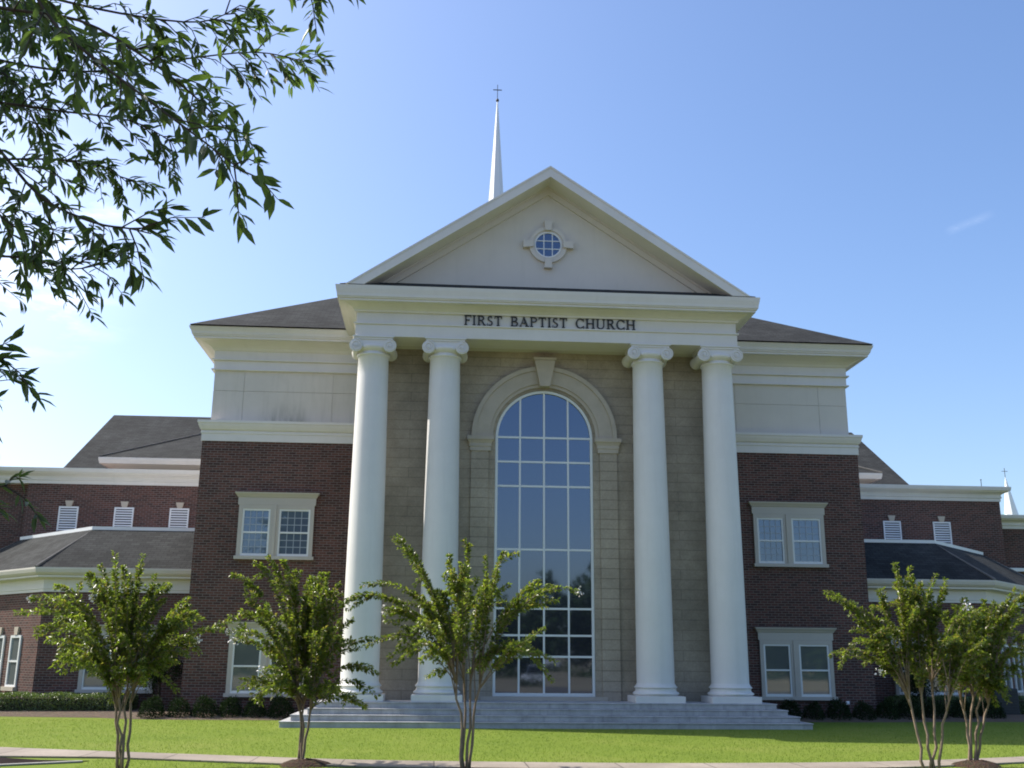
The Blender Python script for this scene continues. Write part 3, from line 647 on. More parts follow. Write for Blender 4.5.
# lettering on the frieze: serif capitals built from strokes
def letters():
    sign = empty('name_sign', (0, FY, 11.05), 'row of dark raised serif capitals on the white entablature above the columns', 'sign')
    mb = MB(); H = .285; T = .043; t = .017; y0, y1 = FY - .035, FY + .02
    def rect(x0, x1, z0, z1, dy=0): mb.box(x0, x1, y0 + dy, y1, 11.05 - H / 2 + z0 * H, 11.05 - H / 2 + z1 * H)
    def poly(p, dy=0): mb.prism([(x, 11.05 - H / 2 + z * H) for x, z in p], y0 + dy, y1)
    def stem(x, z0=0, z1=1, serif=(1, 1)):
        rect(x - T / 2, x + T / 2, z0, z1)
        if serif[0]: rect(x - T, x + T, z0, z0 + .055, -.002)
        if serif[1]: rect(x - T, x + T, z1 - .055, z1, -.002)
    def arcs(cx, cz, rx, rz, a0, a1, thick=T, thin=t, n=18):
        A = np.linspace(R(a0), R(a1), n)
        for i in range(n - 1):
            q = []
            for a, k in ((A[i], 1), (A[i + 1], 1), (A[i + 1], 0), (A[i], 0)):
                th = thin + (thick - thin) * abs(math.cos(a)) ** 1.5; rr = (rx, rz * H) if k else (rx - th, rz * H - th)
                q.append((cx + rr[0] * math.cos(a), cz + rr[1] * math.sin(a) / H))
            poly(q, .001)
    def hbar(x0, x1, z, th=None): th = (th or t) / H; rect(x0, x1, z - th / 2, z + th / 2, .001)
    def F(x): stem(x + .05); hbar(x + .05, x + .20, 1 - t / H / 2); rect(x + .185, x + .203, .80, 1, .002); hbar(x + .05, x + .155, .52); rect(x + .145, x + .158, .42, .62, .002); return .20
    def I(x): stem(x + .05); return .10
    def Rr(x): stem(x + .05); hbar(x + .05, x + .13, 1 - t / H / 2); arcs(x + .12, .75, .085, .25, -90, 90); hbar(x + .05, x + .13, .5 + t / H / 2); poly([(x + .10, .52), (x + .145, .52), (x + .24, 0), (x + .19, 0)], .002); rect(x + .18, x + .255, 0, .05, .001); return .245
    def Ss(x): arcs(x + .09, .745, .075, .255, 60, 270, T * .9); arcs(x + .085, .255, .08, .255, -120, 90, T * .9); rect(x + .125, x + .14, .78, 1, .002); rect(x + .01, x + .025, 0, .24, .002); return .17
    def Tt(x): stem(x + .115, serif=(1, 0)); hbar(x + .01, x + .22, 1 - t / H / 2); rect(x + .01, x + .026, .76, 1, .002); rect(x + .204, x + .22, .76, 1, .002); return .23
    def Bb(x): stem(x + .05); arcs(x + .12, .755, .08, .245, -90, 90); arcs(x + .125, .26, .095, .26, -90, 90); hbar(x + .05, x + .13, 1 - t / H / 2); hbar(x + .05, x + .13, .51); hbar(x + .05, x + .13, t / H / 2); return .22
    def Aa(x): poly([(x + .02, 0), (x + .045, 0), (x + .135, .95), (x + .12, 1)], .001); poly([(x + .105, 1), (x + .145, 1), (x + .255, 0), (x + .20, 0)], .002); hbar(x + .06, x + .20, .36); rect(x - .005, x + .075, 0, .05, .003); rect(x + .17, x + .28, 0, .05, .003); return .265
    def Pp(x): stem(x + .05); arcs(x + .12, .74, .09, .26, -90, 90); hbar(x + .05, x + .13, 1 - t / H / 2); hbar(x + .05, x + .13, .48 + t / H / 2); return .21
    def Cc(x): arcs(x + .135, .5, .13, .51, 48, 312); rect(x + .225, x + .24, .70, 1.0, .002); rect(x + .225, x + .24, .0, .26, .003); return .25
    def Hh(x): stem(x + .05); stem(x + .225); hbar(x + .05, x + .225, .52); return .275
    def Uu(x): stem(x + .045, .28, 1, (0, 1)); rect(x + .21, x + .234, .28, 1); rect(x + .18, x + .262, .945, 1, -.002); arcs(x + .1265, .30, .1075, .31, 180, 360, T * .8); return .265
    G = {'F': F, 'I': I, 'R': Rr, 'S': Ss, 'T': Tt, 'B': Bb, 'A': Aa, 'P': Pp, 'C': Cc, 'H': Hh, 'U': Uu}
    txt = 'FIRST BAPTIST CHURCH'
    probe = MB(); 
    def lay(sp, wsp, x, draw):
        for ch in txt:
            if ch == ' ': x += wsp; continue
            x += G[ch](x) + sp
            if draw: o = mb.build('letter', 'dark_metal', sign); o.location = (0, -FY, -11.05); mb.v.clear(); mb.f.clear(); mb.sm.clear()
        return x - sp
    n0 = (len(mb.v), len(mb.f)); end = lay(0, .20, 0, False); mb.v.clear(); mb.f.clear(); mb.sm.clear()
    sp = (4.95 - end) / 17; lay(sp, .20 - sp * 0, -2.43, True)
letters()

# entrance steps
steps = empty('entrance_steps', (0, -1.6, 0), 'four wide grey stone steps leading up to the white columns', 'steps')
for k, (x, y) in enumerate(((6.7, -1.42), (6.46, -1.18), (6.22, -.95), (6.0, -.72))):
    m = MB(); xl = (6.82, 6.58, 6.2, 6.06)[k]
    m.box(-xl, x, y + 1.6, 4.595, k * .149 + (.002 if k else -.05), (k + 1) * .149 - .03); m.box(-xl - .02, x + .02, y + 1.58, 4.595, (k + 1) * .149 - .03, (k + 1) * .149)
    m.build('step', 'step_stone', steps, bevel=.008)

# distant steeple beyond the right block
ds = empty('distant_steeple', (47.5, 60, 0), 'small white spire with green side and cross rising beyond the long brick block', 'steeple')
m = MB(); v = [(.35 + 1.05 * math.cos(a), 1.05 * math.sin(a), 11.6) for a in [math.pi / 8 + k * math.pi / 4 for k in range(8)]] + [(.02 * math.cos(a), .02 * math.sin(a), 17.8) for a in [math.pi / 8 + k * math.pi / 4 for k in range(8)]]
m.add(v, [(k, (k + 1) % 8, 8 + (k + 1) % 8, 8 + k) for k in range(8)] + [tuple(range(8, 16))]); m.build('spire', 'steeple_white', ds)
MB().box(-1.6, 1.6, -1.6, 1.6, 0, 11.6).build('tower', 'steeple_white', ds)
m = MB(); m.add([(-1.2, -.6, 11.62), (-.3, -.6, 11.62), (-.3, .8, 11.62), (-1.2, .8, 11.62), (-.42, .1, 14.6)], [(0, 1, 4), (1, 2, 4), (2, 3, 4), (3, 0, 4), (0, 3, 2, 1)]); m.build('copper_roof', 'copper_green', ds)
m = MB(); m.box(-.02, .02, -.02, .02, 17.75, 18.6); m.box(-.28, -.026, -.017, .017, 18.28, 18.32); m.box(.026, .28, -.017, .017, 18.28, 18.32); m.build('cross', 'cross_metal', ds)
m = MB(); m.lathe([(.03, 0), (.028, 6), (.02, 12.2)], (0, 0), 8); m.lathe([(.01, 12.2), (.05, 12.24), (.01, 12.29)], (0, 0), 8)
tag(m.build('lightning_rod', 'dark_metal', loc=(29.2, 30.5, 0)), 'thin dark mast just visible above the parapet of the long brick block', 'mast')

# air conditioner and small wall light
ac = empty('air_conditioner', (15.0, 4.55, 0), 'dark boxy air conditioner standing by the canted brick wall', 'air conditioner')
m = MB(); m.box(-.38, .38, -.38, .38, .07, .92); m.build('casing', 'unit_grey', ac, bevel=.03)
m = MB()
for k in range(9): z = .16 + k * .08; m.box(-.34, .34, -.395, -.381, z, z + .035)
m.build('grille', 'dark_metal', ac)
m = MB(); ring(m, .22, .26, -.02, .02, 0, 0, 2 * math.pi, 24); g = m.build('fan_guard', 'dark_metal', ac); g.rotation_euler = (math.pi / 2, 0, 0); g.location = (0, 0, .945)
MB().box(-.46, .46, -.46, .46, .0, .068).build('base_slab', 'kerb_stone', ac)
m = MB(); m.box(-.05, .05, -.06, .0, -.05, .05); m.box(-.035, .035, -.085, -.061, -.03, .03)
tag(m.build('wall_light', 'flashing', loc=(9.37, 2.999, .5), bevel=.008), 'small white light box low on the brick wall behind the shrubs', 'light')

# ------------------------------------------------------------------ plants
def leaves(P, D, N, L, Wd, fold=.25, long=False):
    """arrays of leaves: base P, direction D, face normal N, length L, width Wd"""
    D = D / np.linalg.norm(D, axis=1, keepdims=True); S_ = np.cross(D, N); S_ /= np.linalg.norm(S_, axis=1, keepdims=True) + 1e-9; N = np.cross(S_, D)
    L = L[:, None]; Wd = Wd[:, None]; n = len(P)
    if not long:
        V = np.stack([P, P + D * L * .45 + S_ * Wd * .5 + N * Wd * fold, P + D * L - N * L * .08, P + D * L * .45 - S_ * Wd * .5 + N * Wd * fold], 1)
        F = np.array([(0, 1, 2), (0, 2, 3)])
    else:
        c = lambda t: P + D * L * t - N * L * (.16 * t * t)
        V = np.stack([c(0), c(.28) + S_ * Wd * .42 + N * Wd * fold, c(.28) - S_ * Wd * .42 + N * Wd * fold, c(.6) + S_ * Wd * .46 + N * Wd * fold, c(.6) - S_ * Wd * .46 + N * Wd * fold, c(1), c(.28), c(.6)], 1)
        F = np.array([(0, 1, 6), (0, 6, 2), (1, 3, 7), (1, 7, 6), (6, 7, 4), (6, 4, 2), (3, 5, 7), (7, 5, 4)])
    k = V.shape[1]; Fs = (F[None] + (np.arange(n) * k)[:, None, None]).reshape(-1, 3)
    return V.reshape(-1, 3), Fs
def merge(parts):
    vs, fs, o = [], [], 0
    for v, f in parts: vs.append(v); fs.append(f + o); o += len(v)
    return np.concatenate(vs), np.concatenate(fs)
def unit(n): v = rng.normal(size=(n, 3)); return v / np.linalg.norm(v, axis=1, keepdims=True)
def bez(a, c, b, t): t = t[:, None]; return a * (1 - t) ** 2 + 2 * c * t * (1 - t) + b * t * t

def crape(spec, label, seed):
    global rng; rng = np.random.default_rng(seed)
    t = empty('crape_myrtle', (spec['x'], spec['y'], 0), label, 'tree', 'young crape myrtle trees along the path')
    wood = MB(); hubs = []
    nb = max(2, len(spec['stems']) - 1)
    for i, (sx, sz) in enumerate(spec['stems']):
        bx = (i - (len(spec['stems']) - 1) / 2) * spec.get('spread', .035); by = rng.uniform(-.05, .05)
        p0 = np.array((bx, by, -.05)); p1 = np.array((sx, rng.uniform(-.22, .22), sz))
        pts = []; 
        for k, q in enumerate(np.linspace(0, 1, 9)):
            e = q ** spec.get('pw', 1.7); w_ = rng.normal(0, .018, 3) * (1 if 0 < k < 8 else 0); pts.append(p0 * (1 - e) + p1 * e + np.array((0, 0, (q - e) * (sz + .05))) + w_ * np.array((1, 1, 0)))
        wood.tube(pts, np.linspace(spec.get('r', .026), .014, 9), 8); hubs.append((p1, pts))
    tips = []
    def add_tip(x, z, y): tips.append(np.array((x, y, z)))
    for x, z in spec['tips']: add_tip(x, z, rng.uniform(-.35, .35))
    T = np.array(spec['tips'])
    hz = spec['hub'][1]
    for k in range(spec.get('fill', 60)):
        x, z = T[rng.integers(len(T))]; a = rng.uniform(0, 2 * math.pi); sc_ = rng.uniform(.45, .97)
        add_tip(spec['hub'][0] + (x - spec['hub'][0]) * math.cos(a) * sc_, hz + (z - hz) * rng.uniform(.55, .98), (abs(x) + .25) * math.sin(a) * sc_ * 1.05)
    LV = []; blooms = []
    for i, tp in enumerate(tips):
        h, hp = hubs[int(np.argmin([abs(tp[0] - q[0][0]) + rng.uniform(0, .35) for q in hubs]))]
        q = rng.uniform(.72, 1.0); k0 = hp[int(q * 8)]
        d = tp - k0; Ls = np.linalg.norm(d)
        ctrl = k0 + d * np.array((.45, .45, .72)) + np.array((0, 0, .34 * abs(d[0]) + .10)) + rng.normal(0, .06, 3)
        ts = np.linspace(0, 1, 10); cv = bez(k0, ctrl, tp, ts); wood.tube(cv, np.linspace(.010, .002, 10), 5)
        shoots = [(k0, ctrl, tp, .22)]
        for m in range(rng.integers(1, 3)):
            tt = rng.uniform(.35, .85); b0 = bez(k0, ctrl, tp, np.array([tt]))[0]; dv = (tp - b0) * rng.uniform(.5, .9) + rng.normal(0, .16, 3); b1 = b0 + dv
            cc = b0 + dv * .5 + np.array((0, 0, .06)); wood.tube(bez(b0, cc, b1, np.linspace(0, 1, 5)), np.linspace(.005, .002, 5), 4); shoots.append((b0, cc, b1, .1))
        for a, c, b, st in shoots:
            ln = np.linalg.norm(b - a); n = int(ln * spec.get('dens', 120)) + 6
            t_ = rng.uniform(st, 1, n); P = bez(a, c, b, t_); tg = 2 * (1 - t_)[:, None] * (c - a) + 2 * t_[:, None] * (b - c); tg /= np.linalg.norm(tg, axis=1, keepdims=True) + 1e-9
            o = unit(n); o -= tg * (o * tg).sum(1, keepdims=True); o /= np.linalg.norm(o, axis=1, keepdims=True) + 1e-9
            D = o * rng.uniform(.6, 1.0, (n, 1)) + tg * rng.uniform(.3, .9, (n, 1)) + np.array((0, 0, -.12)); N = np.array((0, 0, 1.)) + .75 * unit(n)
            L = rng.uniform(.05, .10, n) * (1 - .2 * t_); LV.append(leaves(P + o * .008, D, N, L, L * rng.uniform(.48, .62, n)))
    V, F = merge(LV); tr = wood.build('trunk', 'bark', t); cr = mesh_np('crown', V, F, 'crape_leaf', t)
    bl = []
    for i in spec['bloom']:
        p = tips[i]; n = 26; c = p + rng.normal(0, .028, (n, 3)) * np.array((1, 1, 1.2)); bl.append(leaves(c, unit(n), unit(n), rng.uniform(.03, .05, n), rng.uniform(.03, .045, n)))
    if bl: V, F = merge(bl); mesh_np('blossom', V, F, 'petal', cr)
    return t
SP = [
 dict(x=-7.76,y=-11.60,hub=(-0.11, 1.44),stems=[(-0.29, 1.44), (-0.15, 1.41), (-0.06, 1.46), (0.08, 1.57)],tips=[(-1.79, 2.56), (-1.65, 2.34), (-1.36, 1.89), (-1.1, 1.59), (-0.78, 1.5), (0.87, 2.22), (0.91, 1.94), (0.84, 1.71), (0.59, 1.51), (-0.89, 2.97), (-0.58, 3.07), (-0.26, 3.06), (0.15, 2.96), (0.56, 2.71), (-1.23, 2.72), (-1.51, 2.47), (-0.02, 3.03), (0.75, 2.48), (-1.05, 1.92), (-1.26, 2.3), (0.44, 1.45), (-0.47, 1.4)], bloom=(0, 6, 26, 31), fill=50),
 dict(x=-5.13,y=-10.90,hub=(-0.07, 1.41),stems=[(-0.14, 1.26), (-0.03, 1.26), (0.17, 1.17)],tips=[(-1.39, 3.04), (-1.35, 2.1), (-1.15, 1.96), (-1.04, 3.26), (-0.75, 3.32), (-0.48, 3.27), (-0.06, 3.01), (0.12, 3.08), (0.59, 2.62), (0.7, 2.3), (1.12, 1.98), (1.19, 1.07), (1.0, 0.89), (0.73, 1.02), (1.07, 1.53), (-1.08, 2.6), (-1.14, 2.36), (-0.75, 1.8), (-0.27, 1.48), (0.32, 2.75), (0.5, 1.17), (-0.6, 1.51)], bloom=(1, 2, 28), fill=48, spread=.03),
 dict(x=-2.50,y=-11.50,hub=(-0.03, 1.67),stems=[(-0.26, 1.74), (-0.1, 1.82), (0.1, 1.75), (0.26, 1.64)],tips=[(-1.2, 3.59), (-0.91, 3.15), (-1.93, 2.62), (-1.76, 2.8), (-1.36, 2.44), (-0.34, 3.34), (0.0, 3.51), (0.47, 2.98), (1.17, 2.94), (1.43, 2.83), (1.76, 2.75), (-1.64, 1.86), (-1.03, 1.78), (1.4, 1.65), (1.09, 1.75), (-0.44, 1.42), (0.84, 2.63), (-0.64, 2.77), (-1.42, 1.97), (0.6, 1.83), (0.27, 3.33), (-0.71, 2.42)], bloom=(4, 10), fill=36),
 dict(x=5.06,y=-11.50,hub=(0.12, 1.66),stems=[(-0.31, 1.47), (-0.05, 1.53), (0.23, 1.57), (0.38, 1.47)],tips=[(-1.49, 2.74), (-1.17, 2.59), (-1.49, 1.78), (-1.31, 1.96), (-1.04, 2.04), (-0.46, 3.28), (-0.34, 3.07), (-0.77, 2.83), (0.08, 3.0), (0.41, 2.84), (0.75, 2.71), (1.11, 2.06), (0.92, 1.73), (-0.74, 1.53), (-0.66, 1.69), (-0.2, 2.87), (-0.93, 2.33), (0.44, 1.47), (-0.89, 1.85), (0.0, 3.14)], bloom=(13, 14, 25), fill=42, spread=.07, pw=1.15),
 dict(x=6.07,y=-10.90,hub=(0.21, 1.6),stems=[(-0.13, 1.43), (0.14, 1.47), (0.26, 1.47), (0.43, 1.34)],tips=[(1.33, 2.9), (1.1, 2.8), (0.76, 2.71), (0.49, 2.75), (1.27, 2.42), (1.17, 1.91), (0.81, 1.61), (0.67, 1.27), (-0.25, 2.54), (-0.06, 2.66), (-0.39, 2.07), (1.35, 2.15), (0.17, 2.61), (-0.26, 1.53), (0.94, 1.47), (0.41, 1.24)], bloom=(5, 13), fill=38, spread=.045, pw=1.2),
]
LB = ['dense round crape myrtle in front of the hedge and low brick wing',
      'crape myrtle with a thin slanted side stem beside the end of the steps',
      'open crape myrtle with long arching shoots before the tall arched window',
      'crape myrtle with four spread stems before the shaded lawn, larger of that pair',
      'smaller crape myrtle in a mulch mound, partly hidden by its larger neighbour']
for i, (s_, l_) in enumerate(zip(SP, LB)): crape(s_, l_, 20 + i)

def mound(x, y, r, h):
    m = MB(); n = 28; rings = [(1.0, 0), (.8, .45), (.5, .85), (.2, 1.0)]; vs = []; fs = []
    for q, z in rings:
        for k in range(n): a = 2 * math.pi * k / n; rr = r * q * (1 + .1 * math.sin(3 * a + x) + .06 * math.sin(7 * a)); vs.append((rr * math.cos(a), rr * .85 * math.sin(a), .005 + h * z * (1 + .15 * math.sin(5 * a + q * 9))))
    for i in range(3):
        for k in range(n): j = (k + 1) % n; fs.append((i * n + k, i * n + j, (i + 1) * n + j, (i + 1) * n + k))
    fs.append(tuple(range(3 * n, 4 * n))); m.add(vs, fs, True); o = m.build('mulch', 'mulch', loc=(x, y, 0)); o['kind'] = 'structure'; return o
mound(-5.08, -10.95, .42, .10); mound(6.1, -10.95, .42, .10)

def clump(fn, n, size, upb=.3):
    """leaves scattered near a surface: fn(n) -> points, outward normals"""
    P, O = fn(n); D = O * .7 + unit(n) * .8 + np.array((0, 0, upb)); N = O + .6 * unit(n); L = rng.uniform(.7, 1.3, n) * size
    return leaves(P, D, N, L, L * .55)
def ball(n):
    u = unit(n); u[:, 2] = np.abs(u[:, 2]) * 1.0 - .12 * rng.random(n); r = rng.uniform(.72, 1.04, (n, 1)) + .07 * np.sin(5 * u[:, :1] + 3 * u[:, 1:2]); return u * r, u
rng = np.random.default_rng(99)
def shrub_proto():
    t = empty('round_shrub', (0, 0, 0), 'x', 'shrub', 'dark clipped shrubs along the foot of the building')
    P = lambda n: (lambda a: (a[0] * np.array((.36, .34, .55)) + np.array((0, 0, .06)), a[1]))(ball(n))
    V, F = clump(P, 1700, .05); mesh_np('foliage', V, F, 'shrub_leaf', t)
    m = MB(); 
    for k in range(5): a = k * 1.3; m.tube([(0, 0, -.02), (.1 * math.cos(a), .1 * math.sin(a), .2), (.24 * math.cos(a), .22 * math.sin(a), .42)], [.015, .01, .005], 5)
    m.build('stem', 'dark_bark', t); return t
sp0 = shrub_proto()
spots = [(-10.85, 2.3, 1.0), (-10.13, 2.35, .95), (-9.42, 2.3, 1.03), (-8.72, 2.35, 1.0), (-8.02, 2.3, .93), (-7.32, 2.3, 1.05), (7.35, 2.3, 1.0), (8.1, 2.35, .9), (8.85, 2.4, 1.05), (9.6, 2.4, .95), (10.4, 2.6, 1.0), (11.2, 2.9, 1.1), (12.1, 3.1, 1.0), (13.0, 3.2, 1.05), (14.0, 3.3, 1.1)]
SH = ['round dark shrub at the outer corner of the wing with the stained upper wall', 'round shrub second in from the corner of the wing with the stained wall', 'round shrub under the window edge behind the slender stemmed tree', 'round shrub under the middle of the twin window behind the tree', 'round shrub under the inner half of the twin window', 'round shrub tucked beside the stepped end near the slanted stem',
      'dark shrub right beside the steps in the building shade', 'dark shrub under the shaded ground-floor twin window', 'dark shrub below the outer jamb of the shaded window', 'dark shrub under the little white wall light', 'dark shrub at the shaded wing corner', 'dark shrub in the shaded inner corner of the wings', 'dark shrub under the low twin window of the shaded side block', 'dark shrub beneath the window between the tree stems', 'dark shrub next to the air conditioner']
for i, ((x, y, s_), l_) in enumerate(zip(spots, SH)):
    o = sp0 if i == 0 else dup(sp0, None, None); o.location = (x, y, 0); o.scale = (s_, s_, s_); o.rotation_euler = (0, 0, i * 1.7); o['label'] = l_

def hedge(x0, x1, y0, y1, h, label):
    t = empty('box_hedge', ((x0 + x1) / 2, (y0 + y1) / 2, 0), label, 'hedge'); hx, hy = (x1 - x0) / 2, (y1 - y0) / 2
    def fn(n):
        P = np.stack([rng.uniform(-hx, hx, n), rng.uniform(-hy, hy, n), rng.uniform(.02, h, n)], 1); O = np.zeros((n, 3)); k = rng.random(n)
        top = k < .45; fr = (k >= .45) & (k < .85); bk = (k >= .85) & (k < .93); ed = k >= .93
        P[top, 2] = h + rng.uniform(-.07, .035, top.sum()) + .025 * np.sin(P[top, 0] * 5); O[top, 2] = 1; P[fr, 1] = -hy + rng.uniform(-.035, .08, fr.sum()); O[fr, 1] = -1
        P[bk, 1] = hy; O[bk, 1] = 1; P[ed, 0] = np.where(rng.random(ed.sum()) < .5, -hx, hx); O[ed, 0] = np.sign(P[ed, 0]); return P, O
    V, F = clump(fn, int(2600 * (x1 - x0)), .05); mesh_np('foliage', V, F, 'hedge_leaf', t)
    MB().box(-hx + .09, hx - .09, -hy + .09, hy - .09, 0, h - .09).build('twig_core', 'dark_bark', t)
hedge(-22, -12.05, 4.15, 5.2, .54, 'long clipped box hedge before the low brick wing, its top sunlit')
hedge(11.4, 22, 4.3, 5.0, .6, 'long dark hedge in shade below the side block windows')

def small_evergreen(x, y, h, w_, label, seed):
    global rng; rng = np.random.default_rng(seed)
    t = empty('small_evergreen', (x, y, 0), label, 'tree'); m = MB()
    m.tube([(0, 0, -.05), (.03, .01, .4), (.0, .03, h * .5), (.02, 0, h * .85)], [.045, .04, .03, .012], 7)
    P = []; 
    for k in range(26):
        a = rng.uniform(0, 6.28); z = rng.uniform(.42, 1) * h; r = w_ * (1.0 - .65 * abs((z / h - .62) / .42)) * rng.uniform(.5, 1); e = np.array((r * math.cos(a), r * math.sin(a), z)); s0 = np.array((0, 0, z - .25)); m.tube([s0, (s0 + e) / 2 + np.array((0, 0, .02)), e], [.012, .008, .003], 4)
        n = 170; c = e + rng.normal(0, .13, (n, 3)); P.append(leaves(c, unit(n), np.array((0, 0, 1.)) + .8 * unit(n), rng.uniform(.05, .09, n), rng.uniform(.025, .04, n)))
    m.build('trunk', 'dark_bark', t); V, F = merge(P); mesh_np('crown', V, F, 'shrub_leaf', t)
small_evergreen(-11.2, 4.2, 2.0, .75, 'small dark evergreen in the wall corner behind the round crape myrtle', 5)
small_evergreen(12.4, 4.3, 1.9, .7, 'small dark evergreen standing before the shaded side window', 6)

# overhanging willow oak
rng = np.random.default_rng(3)
oak = empty('willow_oak', (-9.9, -22.2, 0), 'willow oak with narrow dark leaves hanging into the upper corner of view', 'tree')
OB = Vector((-9.9, -22.2, 0))
BR = [
  ('near',[(-5.57, -24.77, 4.73), (-4.95, -24.96, 4.52), (-4.66, -25.0, 4.18), (-4.29, -25.05, 3.87), (-4.02, -25.11, 3.65), (-3.84, -25.18, 3.49)]),
  ('near',[(-5.57, -24.77, 4.73), (-4.74, -24.91, 4.67), (-4.11, -25.03, 4.54), (-3.74, -25.12, 4.40), (-3.58, -25.18, 4.28)]),
  ('mid',[(-6.65, -22.84, 5.56), (-5.92, -23.01, 5.24), (-5.24, -23.21, 5.04), (-4.6, -23.46, 5.0), (-4.15, -23.59, 4.99), (-3.87, -23.6, 4.94)]),
  ('near',[(-5.66, -24.45, 4.32), (-5.11, -24.59, 3.92), (-4.8, -24.63, 3.6), (-4.54, -24.69, 3.46), (-4.36, -24.78, 3.40), (-4.27, -24.78, 3.38)]),
  ('mid',[(-6.39, -22.84, 3.95), (-5.71, -23.09, 3.9), (-5.39, -23.2, 3.85), (-5.12, -23.3, 3.76), (-4.9, -23.33, 3.8)]),
  ('end',[(-5.76, -24.12, 2.72), (-5.36, -24.28, 2.78), (-5.06, -24.42, 2.87), (-4.88, -24.54, 2.90)]),
  ('end',[(-5.80, -24.12, 2.7), (-5.38, -24.27, 2.75), (-5.12, -24.39, 2.75), (-5.03, -24.39, 2.72)]),
  ('mid',[(-6.79, -22.31, 4.78), (-6.04, -22.57, 4.75), (-5.45, -22.79, 4.67), (-5.14, -22.89, 4.58), (-4.99, -22.88, 4.48)]),
  ('near',[(-5.78, -24.37, 4.85), (-5.17, -24.55, 4.57), (-4.72, -24.65, 4.45), (-4.37, -24.72, 4.22), (-4.1, -24.78, 3.98), (-3.95, -24.84, 3.79)]),
  ('mid',[(-6.11, -23.84, 5.28), (-5.32, -23.94, 5.07), (-4.76, -24.04, 4.9), (-4.32, -24.15, 4.8), (-4.12, -24.19, 4.88)]),
  ('mid',[(-6.31, -23.27, 4.76), (-5.65, -23.5, 4.66), (-5.17, -23.61, 4.56), (-4.75, -23.72, 4.46), (-4.54, -23.71, 4.36)]),
  ('mid',[(-7.09, -22.1, 6.03), (-6.29, -22.34, 5.92), (-5.66, -22.52, 5.67), (-5.13, -22.72, 5.5)]),
  ('mid',[(-5.98, -23.79, 4.25), (-5.42, -23.94, 3.92), (-5.17, -24.01, 3.72), (-4.99, -24.1, 3.61)]),
  ('mid',[(-7.18, -21.79, 5.65), (-6.3, -22.07, 5.69), (-5.93, -22.2, 5.32), (-5.74, -22.2, 4.88)]),
  ('mid',[(-6.55, -23.23, 5.44), (-5.75, -23.48, 5.38), (-5.37, -23.55, 5.16), (-5.04, -23.6, 4.88), (-4.73, -23.66, 4.62)]),
  ('mid',[(-6.9, -22.4, 6.2), (-6.2, -22.5, 5.95), (-5.75, -22.6, 5.75), (-5.4, -22.75, 5.5)]),
  ('mid',[(-6.7, -22.9, 5.2), (-5.95, -23.1, 5.15), (-5.6, -23.2, 4.95), (-5.4, -23.3, 4.7)]),
  ('low',[(-5.83, -23.56, 2.57), (-5.48, -23.67, 2.5), (-5.2, -23.78, 2.46), (-5.11, -23.79, 2.47)]),
]
wood = MB(); LV = []
TR = [(0, 0, -.1), (.02, 0, .3), (.06, -.05, 1.6), (.1, -.1, 3.0), (.05, -.1, 4.6), (.1, 0, 6.4), (.0, .1, 8.2), (.1, .1, 10)]
wood.tube([OB + Vector(p) for p in TR], [.34, .25, .21, .19, .16, .12, .08, .03], 12)
def in_view(p, mx=14):
    d = Vector(p) - CAM; z = d.dot(f_)
    if z < .3: return False
    u, v = 512 + 1043.9 * d.dot(r_) / z, 384 - 1043.9 * d.dot(u_) / z; return u > -mx and v > -mx and u < 1100 and v < 800
def leafy(pts, dens, size, start=.0):
    pts = np.array(pts, float); seg = np.linalg.norm(np.diff(pts, axis=0), axis=1); cum = np.concatenate([[0], np.cumsum(seg)]); n = int(cum[-1] * dens) + 3
    s_ = rng.uniform(start, 1, n) * cum[-1]; P = np.stack([np.interp(s_, cum, pts[:, k]) for k in range(3)], 1)
    idx = np.clip(np.searchsorted(cum, s_) - 1, 0, len(seg) - 1); tg = (np.diff(pts, axis=0) / seg[:, None])[idx]
    # fan the last leaves forward from the tip
    o = unit(n); o -= tg * (o * tg).sum(1, keepdims=True); o /= np.linalg.norm(o, axis=1, keepdims=True) + 1e-9
    D = tg * rng.uniform(.45, 1.1, (n, 1)) + o * rng.uniform(.35, 1, (n, 1)) + np.array((0, 0, -.02)); N = np.array((0, 0, 1.)) + .7 * unit(n)
    L = rng.uniform(.65, 1.25, n) * size; LV.append(leaves(P, D, N, L, L * rng.uniform(.23, .31, n), .18, True))
def curve_pts(p, n): return smooth_line(p, n)
def twigs(main, kind):
    size = .098 if kind == 'near' else .088; start = main[0]
    pts = np.array(curve_pts(main, 4)); m = len(pts); dn = {'near': .5, 'mid': .68, 'low': .2, 'end': .34}[kind]
    wood.tube(pts, np.linspace(.0095, .0025, m), 6)
    leafy(pts[int(m * .25):], 22, size)
    if kind == 'end': leafy(pts[-7:], 90, size, .1); leafy([pts[-6], pts[-6] + np.array((.10, 0, -.16))], 60, size, .2)
    for k in range(2, m):
        for rep in range(2 if kind == 'near' else 3):
            if rng.random() > dn: continue
            tg = pts[min(k + 1, m - 1)] - pts[k - 1]; tg /= np.linalg.norm(tg); o = unit(1)[0]; o -= tg * o.dot(tg); o /= np.linalg.norm(o); o[1] *= 1.2
            ln = rng.uniform(.16, .42) * (1.15 - .55 * k / m); d = (tg * .8 + o * .75 + np.array((0, 0, -.22))); d /= np.linalg.norm(d)
            tw = [pts[k], pts[k] + d * ln * .5 + np.array((0, 0, .012)), pts[k] + d * ln + np.array((0, 0, -.03))]
            wood.tube(tw, [.004, .003, .0015], 4); leafy(tw, 34, size, .2)
limbs = []
